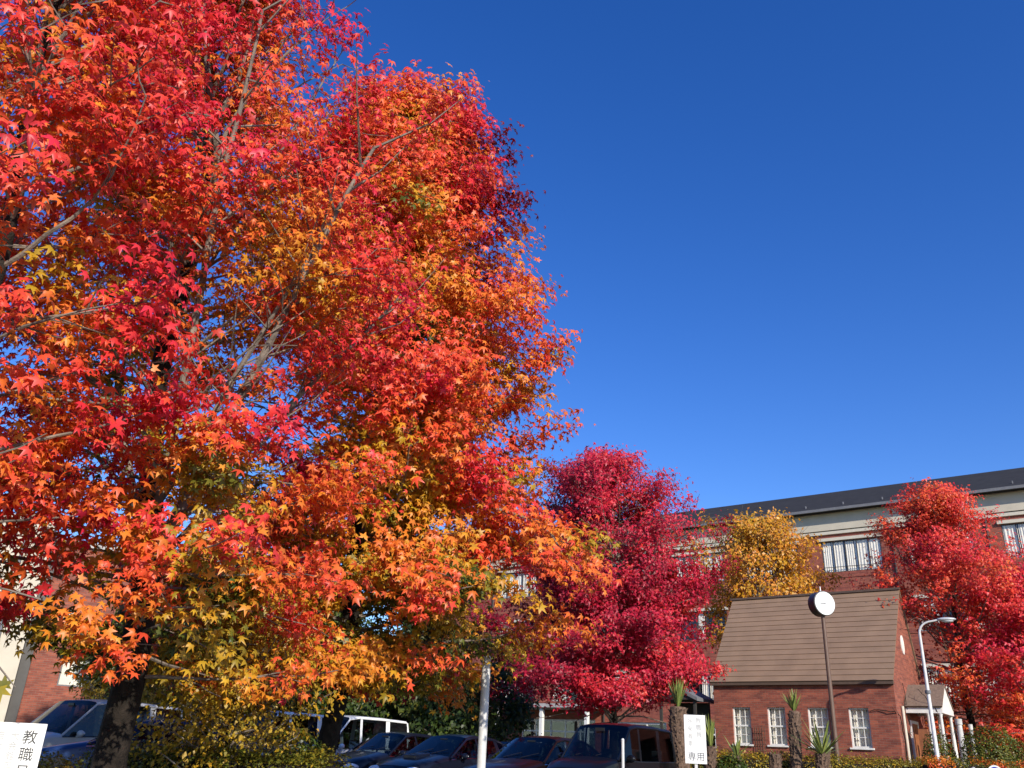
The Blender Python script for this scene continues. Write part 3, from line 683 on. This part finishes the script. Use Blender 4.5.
# ------------------------------------------------------------------ building at far left
LR = math.atan2(.45, .89)
lb = empty('brick_building', (-16.6, 31.9, .3), LR, label='two storey brick building with projecting beige tower, far left behind leaves', cat='building')
b = MB(); wall_open(b, 0, 12, -.3, 7.4, .6, .85, [(1.0, 2.9, 2.4, 3.4), (4.4, 6.3, 2.4, 3.4), (7.8, 9.7, 2.4, 3.4), (.55, 1.1, 4.3, 5.1), (4.4, 6.3, 5.2, 6.3), (7.8, 9.7, 5.2, 6.3)])
b.box(11.75, 12, .85, 10, -.3, 7.4); b.box(0, 11.75, 9.75, 10, -.3, 7.4); b.build('wall', M['brick'], lb)
b = MB(); b.box(-7, -.35, 0, 6, -.3, 8.2); b.build('tower', M['beige'], lb)
b = MB(); b.box(-.35, 0, .4, 6, -.3, 7.6); b.build('recess', M['frame'], lb)
b = MB(); b.tube([(-1.2, -.06, 8), (-1.2, -.06, -.2)], .06, 8); b.build('downpipe', M['slate'], lb)
b = MB(); b.box(-.1, 12.2, .45, 10.1, 7.4, 7.6); b.build('roof', M['concrete'], lb)
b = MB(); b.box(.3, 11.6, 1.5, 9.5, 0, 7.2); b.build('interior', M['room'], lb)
for (a, c, z0, z1) in [(1.0, 2.9, 2.4, 3.4), (4.4, 6.3, 2.4, 3.4), (7.8, 9.7, 2.4, 3.4), (.55, 1.1, 4.3, 5.1), (4.4, 6.3, 5.2, 6.3), (7.8, 9.7, 5.2, 6.3)]:
    w_ = MB(); w_.box(a, c, .68, .74, z0, z0+.05); w_.box(a, c, .68, .74, z1-.05, z1); xm = (a+c)/2
    for x in (a, xm-.025, c-.05): w_.box(x, x+.05, .681, .741, z0+.05, z1-.05)
    wo = w_.build('window', M['slate'], lb)
    g = MB(); g.add([(a, .703, z0), (c, .703, z0), (c, .703, z1), (a, .703, z1)], [(0, 1, 2, 3)]); g.build('pane', M['glass'], wo)
    k = MB(); k.box(a, c, .80, .81, z0, z1-.0); k.build('blind', M['curtain'], wo)

# ------------------------------------------------------------------ street furniture
def cyl_part(name, pts, rad, mt, parent, n=16): q = MB(); q.tube(pts, rad, n); return q.build(name, mt, parent, smooth=True)
# clock
ck = empty('pole_clock', (9.565, 25.78, ground_z(9.565, 25.78)), R(15.5), label='round white clock on a tall brown pole in front of the cottage roof', cat='clock')
h = 5.62-ck.location.z
cyl_part('pole', [(0, .0, 0), (0, 0, h-.36)], [.075, .055], M['brown'], ck)
cyl_part('drum', [(0, -.14, h), (0, .17, h)], .36, mat('clock drum', (.045, .035, .03), .4), ck, 40)
cyl_part('rim', [(0, -.15, h), (0, -.141, h)], [.35, .362], M['frame'], ck, 40)
f_ = cyl_part('clock_face', [(0, -.165, h), (0, -.151, h)], .338, M['clockface'], ck, 40)
q = MB()
for i in range(12):
    a = i*PI/6; r0_, r1_2 = .29, .325; d = Vector((math.sin(a), 0, math.cos(a))); s_ = Vector((d.z, 0, -d.x))*.008; o_ = Vector((0, -.168, h))
    q.add([o_+d*r0_-s_, o_+d*r0_+s_, o_+d*r1_2+s_, o_+d*r1_2-s_], [(0, 1, 2, 3)])
q.build('hour_marks', M['greyink'], f_, fix=False)
for a, ln, wd, nm in ((R(262), .17, .016, 'hour_hand'), (R(186), .20, .010, 'minute_hand')):
    q = MB(); d = Vector((math.sin(a), 0, math.cos(a))); s_ = Vector((d.z, 0, -d.x)); o_ = Vector((0, -.172 if nm[0] == 'h' else -.175, h))
    q.add([o_-d*.03-s_*wd, o_-d*.03+s_*wd, o_+d*ln+s_*wd*.5, o_+d*ln-s_*wd*.5], [(0, 1, 2, 3)]); q.build(nm, M['greyink'] if nm[0] != 'h' else M['slate'], f_, fix=False)
cyl_part('finial', [(0, 0, h+.37), (0, 0, h+.40), (0, 0, h+.52)], [.04, .02, .012], M['steel'], ck)
# street lamp
lp = empty('street_lamp', (13.47, 28.03, ground_z(13.47, 28.03)), R(-27), label='tall white curved-arm street lamp in front of the cottage porch', cat='street lamp')
g0 = lp.location.z
cyl_part('pole', [(0, 0, 0), (0, 0, .5), (0, 0, .52), (0, 0, 5.24-g0)], [.085, .08, .07, .042], M['whitepole'], lp)
cyl_part('collar', [(0, 0, 4.0-g0-.6), (0, 0, 4.1-g0-.6)], .088, M['slate'], lp)
arc = [(0, 0, 5.24-g0)]+[(.42-.42*math.cos(R(a)), 0, 5.24-g0+.36*math.sin(R(a))) for a in (15, 30, 45, 60, 75, 88)]+[(.62, 0, 5.64-g0)]
cyl_part('arm', arc, [.038]*3+[.032]*5, M['whitepole'], lp, 10)
q = MB(); q.ell((.84, 0, 5.65-g0), (.28, .12, .065), 10); hd = q.build('lamp_head', M['steel'], lp, smooth=True)
q = MB(); q.ell((.86, 0, 5.61-g0), (.19, .09, .06), 8); q.build('lens', M['lamp'], hd, smooth=True)
# near white pole
wp = empty('metal_post', (-.235, 16.6, 0.0), 0, label='plain white metal post rising into the orange leaves in front of the sedans', cat='post')
cyl_part('pole', [(0, 0, -.05), (0, 0, 2.72)], .08, M['whitepole'], wp, 20)
cyl_part('base', [(0, 0, 0), (0, 0, .12), (0, 0, .14)], [.13, .13, .075], M['steel'], wp)
cyl_part('cap', [(0, 0, 2.72), (0, 0, 2.76)], [.085, .06], M['steel'], wp)
# notice boards
s1 = empty('notice_board', (-4.63, 8.86, ground_z(-4.66, 8.86)), R(22), label='white upright notice board with large dark characters, cut off at lower left', cat='sign')
z0 = s1.location.z
q = MB(); q.box(-.30, .30, -.012, .012, .20-z0, 1.16-z0); bo = q.build('board', M['board'], s1, bevel=.004)
for x in (-.2, .2): q = MB(); q.box(x-.02, x+.02, .014, .05, 0, 1.1-z0); q.build('post', M['steel'], s1)
for i, ch in enumerate('教職員専用'): text_part(ch, .13, .175, -.016, 1.03-z0-i*.152, M['ink'], bo)
for i, ch in enumerate('大会館用・'): text_part(ch, .08, .045, -.016, 1.04-z0-i*.088, M['greyink'], bo)
for i, ch in enumerate('自転車専用'): text_part(ch, .08, -.075, -.016, 1.04-z0-i*.088, M['greyink'], bo)
s2 = empty('notice_board', (4.25, 19.55, 0), R(-8), label='white notice board on a single post between palm trunk and cottage', cat='sign')
q = MB(); q.box(-.225, .225, -.012, .012, 1.08, 2.04); bo = q.build('board', M['board'], s2, bevel=.004)
q = MB(); q.box(-.03, .03, .014, .06, -.1, 1.9); q.build('post', M['whitepole'], s2)
for i, ch in enumerate('教職員'): text_part(ch, .125, .08, -.016, 1.92-i*.135, M['greyink'], bo)
for i, ch in enumerate('外来者車'): text_part(ch, .115, -.10, -.016, 1.90-i*.145, M['greyink'], bo)
text_part('専用', .18, .01, -.016, 1.21, M['slate'], bo)
tp = empty('metal_post', (2.35, 17.0, 0), 0, label='thin white post in front of the boxy minivan door', cat='post')
cyl_part('pole', [(0, 0, -.05), (0, 0, 1.42)], .028, M['whitepole'], tp, 12); cyl_part('cap', [(0, 0, 1.42), (0, 0, 1.45)], [.034, .02], M['steel'], tp, 12)
# round blue sign and pale rock at lower right
bs = empty('round_sign', (11.42, 21.1, 0), R(-26), label='small round blue sign with white rim at the lower right corner', cat='sign')
cyl_part('post', [(0, .03, 0), (0, .03, 1.2)], .025, M['steel'], bs)
cyl_part('rim', [(0, 0, 1.19), (0, -.012, 1.19)], .15, M['board'], bs, 28); cyl_part('disc', [(0, -.013, 1.19), (0, -.018, 1.19)], .115, M['blue'], bs, 28)
def rock(x, y, z, r, seed, label):
    rnd = random.Random(seed); q = MB(); q.ell((0, 0, r[2]*.8), r, 9)
    q.v = [tuple(Vector(v)*(1+.22*noise.noise(Vector(v)*2.5+Vector((seed, 0, 0))))) for v in q.v]
    o = q.build('boulder', M['stone'], smooth=60); o.location = (x, y, z); tag(o, label, 'rock')
rock(10.9, 21.3, 0, (.42, .35, .72), 3, 'pale boulder beside the round blue sign')
rock(15.6, 25.0, 0, (.7, .5, .85), 7, 'larger grey boulder in the azalea bed at the right edge')
# white stone posts right of the porch
for i, (x, y, z1, r) in enumerate(((15.6, 30.6, 2.85, .12), (16.5, 31.6, 2.75, .08))):
    g = ground_z(x, y); o = MB(); o.tube([(0, 0, -.1), (0, 0, .15), (0, 0, .16), (0, 0, z1-g-.2), (0, 0, z1-g-.18), (0, 0, z1-g)], [r*1.6, r*1.6, r*1.2, r*.7, r*.9, r*.9], 16)
    o = o.build('stone_post', M['stone'], smooth=30); o.location = (x, y, g)
    tag(o, ['pale tapered post just right of the porch', 'thin pale post in the shade behind the round shrub'][i], 'post', 'pale posts under the scarlet tree')

# ------------------------------------------------------------------ palms / yuccas
def blade(b, p, az, el, L, wd, curve, fold=.25):
    pts = []; d = Vector((math.cos(az)*math.cos(el), math.sin(az)*math.cos(el), math.sin(el))); q = Vector(p); n = 6
    side = Vector((-math.sin(az), math.cos(az), 0))
    vs = []
    for i in range(n+1):
        t = i/n; wv = wd*(.55+.9*t if t < .45 else 1.0*(1-t)/.55*.95+.02)
        up = side.cross(d)
        vs += [q-side*wv, q-up*wv*fold*-1*-1, q+side*wv]
        q = q+d*(L/n); d = (d+Vector((0, 0, -curve))).normalized()
    fs = []
    for i in range(n): fs += [(i*3, i*3+1, i*3+4, i*3+3), (i*3+1, i*3+2, i*3+5, i*3+4)]
    b.add(vs, fs)
green_bl = mat('sword leaf', (.30, .32, .08), .4, c2=(.10, .16, .04), scale=3)
def yucca(x, y, ztrunk, r, nbl, L, wd, seed, label, spread=(15, 85), curve=.06, name='yucca_palm'):
    g = ground_z(x, y); root = empty(name, (x, y, g), 0, label=label, cat='palm', group='palms in the bed before the cottage')
    rnd = random.Random(seed); h = ztrunk-g
    t = MB(); pts = [(.04*math.sin(z*2+seed), .03*math.cos(z*2), z) for z in np.linspace(-.1, h, 9)]
    t.tube(pts, [r*(1.1 if i < 2 else 1)*(1-.12*i/9) for i in range(9)], 12)
    # old leaf bases
    z = .1
    while z < h:
        k = 11
        for i in range(k):
            a = 2*PI*(i+rnd.random()*.7)/k; c = Vector((math.cos(a), math.sin(a), 0)); p = Vector((.04*math.sin(z*2+seed), .03*math.cos(z*2), z))+c*r*.85
            s_ = Vector((-c.y, c.x, 0))*r*.28; u_ = c*rnd.uniform(.03, .08)+Vector((0, 0, rnd.uniform(.0, .09)))
            t.add([p-s_, p+s_, p+u_, p+Vector((0, 0, -.07))], [(0, 1, 2), (0, 2, 3), (1, 3, 2)])
        z += .075
    t.build('trunk', M['shag'], root, fix=False)
    b = MB()
    for i in range(nbl):
        blade(b, (pts[-1][0], pts[-1][1], h-.03), i*2.4+rnd.uniform(-.3, .3), R(rnd.uniform(*spread)), L*rnd.uniform(.75, 1.1), wd*rnd.uniform(.8, 1.15), curve*rnd.uniform(.5, 1.6))
    b.build('fronds', green_bl, root, fix=False)
    return root
yucca(4.50, 22.4, 2.34, .22, 40, .72, .030, 1, 'tallest thick-trunked palm with a narrow leaf tuft, left of the notice board', (62, 88), .03)
yucca(8.05, 24.6, 2.50, .16, 28, .62, .034, 2, 'bushy brown-trunked palm with an upright tuft between second and third windows', (55, 88), .03)
yucca(8.52, 24.0, 1.45, .17, 26, 1.0, .05, 3, 'palm with wide spreading sword leaves in front of the third window', (20, 80), .02)
yucca(5.42, 23.3, 1.50, .14, 18, .85, .04, 4, 'slim palm with upright leaves right beside the notice board', (60, 88), .04)
yucca(6.15, 23.7, 1.30, .10, 8, .6, .05, 5, 'small palm with a few stiff leaves below the first window', (40, 80), .03)
yucca(7.2, 23.9, 1.40, .16, 5, .2, .02, 6, 'cut-back shaggy palm stump with hardly any leaves', (30, 80), .05)
yucca(9.0, 25.2, 1.60, .17, 6, .25, .02, 7, 'dark shaggy palm stump just left of the clock pole', (30, 80), .05)

# ------------------------------------------------------------------ cars
def car(x, y, rz, paintm, label, kind='sedan', W=1.75, H=1.48, L=4.5, z=.03, hood_scoop=False, cat='car', group='cars parked in the row', name='parked_car'):
    root = empty(name, (x, y, z), rz, label=label, cat=cat, group=group)
    hw = W/2
    # stations: y, zb, zshoulder(belt), ztop, hw_belt, hw_top ; tag for greenhouse zone
    if kind == 'sedan':
        S = [(0, .32, .55, .60, .62, .45), (.06, .24, .64, .70, .80, .60), (.25, .2, .72, .79, .93, .70), (.7, .2, .80, .88, .98, .74), (1.22, .2, .90, .98, 1.0, .80),
             (2.0, .2, .93, 1.0, 1, .72, 'g'), (2.35, .2, .94, 1.0, 1, .70, 'g'), (2.42, .2, .94, 1.0, 1, .70, 'p'), (3.15, .2, .96, .99, 1, .68, 'g'), (3.30, .2, .96, .97, 1, .68, 'p'), (3.55, .2, .97, .93, 1, .66, 'g'),
             (4.05, .2, .98, .70, .98, .74), (4.4, .25, .94, .66, .92, .70), (4.5, .32, .75, .60, .8, .6)]
        cowl, rf0, rr0, rr1, hood_end = 4, 5, 10, 11, 4
        hz = lambda s: s[3] if s[3] < .5 else s[3]
        tops = [.60, .70, .79, .88, .98, H-.05, H, H, H-.02, H-.04, H-.09, 1.05, 1.0, .82]
    elif kind == 'box':
        S = [(0, .32, .60, .7, .75, .6), (.05, .24, .80, .85, .90, .7), (.25, .2, .93, .98, .97, .78), (.55, .2, 1.0, 1.06, 1.0, .84), (.72, .2, 1.02, 1.1, 1, .87),
             (1.30, .2, 1.03, 0, 1, .86, 'g'), (1.62, .2, 1.03, 0, 1, .87, 'g'), (1.69, .2, 1.03, 0, 1, .87, 'p'), (2.45, .2, 1.04, 0, 1, .87, 'g'), (2.58, .2, 1.04, 0, 1, .87, 'p'), (3.18, .2, 1.05, 0, 1, .86, 'g'),
             (3.30, .2, 1.05, 0, .99, .85), (3.37, .24, 1.04, 0, .97, .84), (3.395, .32, .9, 0, .93, .9)]
        k = L/3.4; S = [(s[0]*k,)+s[1:] for s in S]
        tops = [.66, .86, .98, 1.05, 1.09, H-.05, H, H, H, H-.01, H-.03, H-.06, 1.08, .95]
        cowl, rf0, rr0, rr1 = 4, 5, 10, 11
    n = len(S)
    rings = []
    for i, s in enumerate(S):
        hb = s[4]*hw; ht = s[5]*hw; zb, zs, zt = s[1], s[2], tops[i]
        g = i >= rf0 and i <= rr0
        if zt < zs+.05: zt = zs+.05
        if g: pts = [(0, zb), (hb*.93, zb), (hb*.99, zb+.2), (hb*1.0, (zb+zs)/2+.05), (hb*.965, zs), (ht*1.0, zt-.07), (ht*.93, zt-.015), (ht*.6, zt+.012), (0, zt+.02)]
        else: pts = [(0, zb), (hb*.93, zb), (hb*.99, zb+.2*(zs-zb)), (hb*1.0, (zb+zs)/2+.03), (hb*.965, zs-.02), (hb*.93, zs+.012), (hb*.86, (zs+zt)/2+.01), (hb*.5, zt), (0, zt+.01)]
        rings.append([(px, s[0], pz) for px, pz in pts])
    K = len(rings[0])
    V = []; 
    for r in rings: V += [Vector(p) for p in r] + [Vector((-p[0], p[1], p[2])) for p in r]
    def vid(i, k, s): return i*2*K + k + (K if s else 0)
    body = []; ws = []; side = {}; rear = []
    for i in range(n-1):
        for s in (0, 1):
            for k in range(K-1):
                f = (vid(i, k, s), vid(i+1, k, s), vid(i+1, k+1, s), vid(i, k+1, s))
                if s: f = f[::-1]
                if i == cowl and k >= 5: ws.append(f)
                elif i == rr0 and k >= 5 and kind == 'sedan': rear.append(f)
                elif i == rr0 and k >= 4 and kind == 'box' : body.append(f)
                elif k == 4 and cowl <= i <= rr0-1 and not (len(S[i+1]) > 6 and S[i+1][6] == 'p'): side.setdefault((i, s), []).append(f)
                else: body.append(f)
    for i in (0, n-1):
        ring = [vid(i, k, 0) for k in range(K)] + [vid(i, k, 1) for k in range(K-2, 0, -1)]; body.append(tuple(ring) if i else tuple(ring[::-1]))
    for nd_ in (4, 5):
        pass
    def mesh(name, faces, mt, par, smooth=35):
        used = sorted({v for f in faces for v in f}); mp = {v: i for i, v in enumerate(used)}
        b = MB(); b.add([V[v] for v in used], [tuple(mp[v] for v in f) for f in faces]); o = b.build(name, mt, par, smooth=smooth, fix=False)
        return o
    bo = mesh('body', body, paintm, root, 32)
    wd = bo.modifiers.new('w', 'WELD'); wd.merge_threshold = .0005
    mesh('windscreen', ws, M['cglass'], root)
    if rear: mesh('rear_window', rear, M['cglass'], root)
    for key, fc in side.items(): mesh('side_window', fc, M['cglass'], root)
    # pillars and trim lines
    def P(i, k, s=0): return V[vid(i, k, s)]
    for s in (0, 1):
        q = MB(); sg = -1 if s else 1; o_ = Vector((0.004*sg, 0, .0))
        q.tube([P(cowl, 5, s)+o_, P(rf0, 5, s)+o_, P(rf0+1, 5, s)+o_], [.028, .026, .02], 6)
        for i in range(rf0+1, rr0): q.tube([P(i, 5, s)+o_, P(i+1, 5, s)+o_], .018, 6)
        q.tube([P(rr0, 5, s)+o_, P(rr1, 5, s)+o_], .03, 6)
        q.build('pillar', paintm, root, smooth=True)
        q = MB(); q.tube([P(i, 4, s)+o_ for i in range(cowl, rr1)], .012, 5); q.build('window_trim', M['blacktrim'] if kind == 'box' else M['chrome'], root)
        # mirror
        m_ = P(cowl, 4, s).lerp(P(rf0, 4, s), .45)
        q = MB(); q.ell(m_+Vector((sg*.13, .0, .07)), (.11, .06, .075), 8); q.tube([m_, m_+Vector((sg*.1, 0, .03))], .025, 6); mo = q.build('mirror', paintm, root, smooth=True)
        q = MB(); q.ell(m_+Vector((sg*.13, .045, .07)), (.09, .025, .06), 6); q.build('glass', M['chrome'], mo, smooth=True)
        # head lamp
        c = (P(1, 5, s)+P(2, 5, s))/2
        q = MB(); hh = (.20, .22, .085) if kind == 'sedan' else (.15, .10, .11)
        c = Vector((sg*hw*.70, S[1][0]+.06, S[1][2]-.03 if kind == 'sedan' else S[1][2]-.10))
        q.ell(c, hh, 8); q.build('headlight', M['lamp'], root, smooth=True)
        # tail lamp
        q = MB(); q.box(sg*hw*.62-.09, sg*hw*.62+.13, L-.10, L+.005, .82, .95) if kind == 'sedan' else q.box(sg*hw*.80-.05, sg*hw*.80+.05, L-.02, L+.02, .85, 1.15)
        q.build('tail_light', mat('tail red', (.5, .02, .02), .2), root, bevel=.02)
        for yy in ((.82, L-.85) if kind == 'sedan' else (.55, L-.5)):
            q = MB(); rr = .31 if kind == 'sedan' else .27; cx = sg*(hw-.10)
            q.tube([(cx-.09*sg, yy, rr), (cx-.075*sg, yy, rr), (cx+.095*sg, yy, rr), (cx+.11*sg, yy, rr)], [rr-.03, rr, rr, rr-.03], 24); wo = q.build('wheel', M['rubber'], root, smooth=30)
            q = MB(); q.tube([(cx+.112*sg, yy, rr), (cx+.118*sg, yy, rr)], [rr*.68, rr*.62], 18)
            for j in range(5):
                a = j*2*PI/5; q.box(0, 0, 0, 0, 0, 0) if False else q.tube([(cx+.121*sg, yy, rr), (cx+.121*sg, yy+math.cos(a)*rr*.6, rr+math.sin(a)*rr*.6)], .025, 5)
            q.build('rim', M['chrome'], wo)
            q = MB(); q.tube([(sg*(hw-.02), yy, rr+.02), (sg*(hw+.003), yy, rr+.02)], [rr+.06, rr+.055], 24); q.build('wheel_arch', M['blacktrim'], root)
        for yy in ((2.1, 3.0) if kind == 'sedan' else (1.45, 2.35)):
            q = MB(); q.box(sg*hw-.01, sg*hw+.02, yy, yy+.18, .80, .83); q.build('door_handle', M['chrome'] if kind != 'sedan' else paintm, root, bevel=.005)
    # grille, bumper, plate, wipers
    q = MB(); zg = .50 if kind == 'sedan' else .62
    q.box(-hw*.5, hw*.5, -.02, .05, zg-.06, zg+.06); go = q.build('grille', M['blacktrim'], root, bevel=.02)
    q = MB()
    for i in range(3): q.box(-hw*.48, hw*.48, -.03, -.021, zg-.04+i*.035, zg-.025+i*.035)
    q.build('grille_bar', M['chrome'], go)
    q = MB(); q.box(-hw*.9, hw*.9, -.06, .14, .24, .40); q.build('bumper', paintm, root, bevel=.04)
    q = MB(); q.box(-.165, .165, -.075, -.062, .28, .44-.01); q.build('number_plate', M['plate'], root)
    q = MB()
    for sx in (-.35, .15):
        a = P(cowl, 7, 0)*0+Vector((sx, S[cowl][0]+.02, tops[cowl]+.03)); e = Vector((sx+.42, S[cowl][0]+.16, tops[cowl]+.14)); q.tube([a, e], .008, 4)
    q.build('wiper', M['blacktrim'], root)
    # inside
    q = MB(); ds = S[cowl][0]; q.box(-hw*.8, hw*.8, ds+.22, ds+.5, .6, S[cowl][2]+.0); q.build('dashboard', M['seat'], root, bevel=.04)
    ys = (ds+1.25, ds+2.2)
    for yy in ys:
        for sx in (-.38, .38):
            q = MB(); q.box(sx-.22, sx+.22, yy, yy+.14, .55, 1.02); q.box(sx-.12, sx+.12, yy+.03, yy+.12, 1.08, 1.28); q.box(sx-.03, sx+.03, yy+.05, yy+.09, 1.02, 1.08); q.build('seat', M['seat'], root, bevel=.03)
    q = MB(); pts = [(.38+.17*math.cos(a), ds+.62+.07*math.sin(a), .93+.16*math.sin(a)) for a in np.linspace(0, 2*PI, 17)]; q.tube(pts, .014, 5, caps=False); q.build('steering_wheel', M['rubber'], root)
    q = MB(); q.box(-.11, .11, S[rf0][0]-.16, S[rf0][0]-.13, H-.16, H-.10); q.build('rear_view_mirror', M['blacktrim'], root)
    if hood_scoop:
        q = MB(); q.prism([(.60, .84), (1.12, .95), (1.12, 1.02), (.62, .96)], -.22, .22, 'x'); sc_ = q.build('hood_scoop', paintm, root, bevel=.02)
        q = MB(); q.box(-.19, .19, .595, .615, .88, .94); q.build('vent', M['blacktrim'], sc_)
    return root
navy = paint('navy paint', (.007, .009, .018)); black = paint('black paint', (.005, .0055, .008)); redrefl = paint('black paint with painted reflection', (.009, .006, .007))  # last paint: red reflection of the trees put into the body colour
whitep = paint('white car paint', (.75, .76, .76), 0); silver = paint('silver paint', (.46, .45, .43), 0); bluep = paint('blue paint', (.02, .045, .14), 0); dkblue = paint('deep blue paint', (.02, .04, .13), .4)
CR = R(-38)
def place(px_x, y_, off=(0, 0)):
    return px_x, y_
def corner_to_origin(cx, cy, yc, hwid, rz):
    # (cx,cy): world point of the windscreen base at its camera-left end -> car origin
    c, s = math.cos(rz), math.sin(rz); lx, ly = -hwid, yc
    return cx-(c*lx-s*ly), cy-(s*lx+c*ly)
def pcar(cx, cy, kind, *a, **k):
    hwid, yc = (.72, 1.22) if kind == 'sedan' else (.64, .72)
    x, y = corner_to_origin(cx, cy, yc, hwid, CR); return car(x, y, CR, *a, kind=kind, **k)
pcar(1.48, 19.9, 'box', black, 'black boxy minivan, rightmost car of the row', W=1.50, H=1.78, L=3.4, name='parked_minivan')
pcar(-.10, 22.0, 'sedan', redrefl, 'dark car with painted red reflection between white post and boxy minivan', H=1.50)
pcar(-2.30, 24.0, 'sedan', navy, 'navy sedan with a scoop on its bonnet, just left of the white post', H=1.48, hood_scoop=True)
pcar(-4.0, 25.4, 'sedan', navy, 'navy sedan at the left end of the dark row, beside the second trunk', H=1.50)
pcar(-.6, 27.5, 'sedan', black, 'black car parked behind, its roof showing right of the white post', H=1.45)
pcar(-6.1, 27.6, 'box', whitep, 'white minivan behind the second tree trunk', W=1.72, H=1.95, L=4.5, name='parked_van')
pcar(-8.0, 26.6, 'box', whitep, 'white van showing left of the second tree trunk', W=1.72, H=1.95, L=4.4, name='parked_van')
pcar(-7.6, 22.6, 'sedan', dkblue, 'dark blue car between the hedge and the white vans', H=1.42)
car(-10.9, 20.4, R(-30), silver, 'silver minivan beside the left notice board', kind='box', W=1.72, H=1.85, L=4.5, name='parked_minivan')
car(-8.3, 16.2, R(-74), bluep, 'blue car whose bonnet shows at the foot of the thick trunk', kind='sedan', H=1.38)
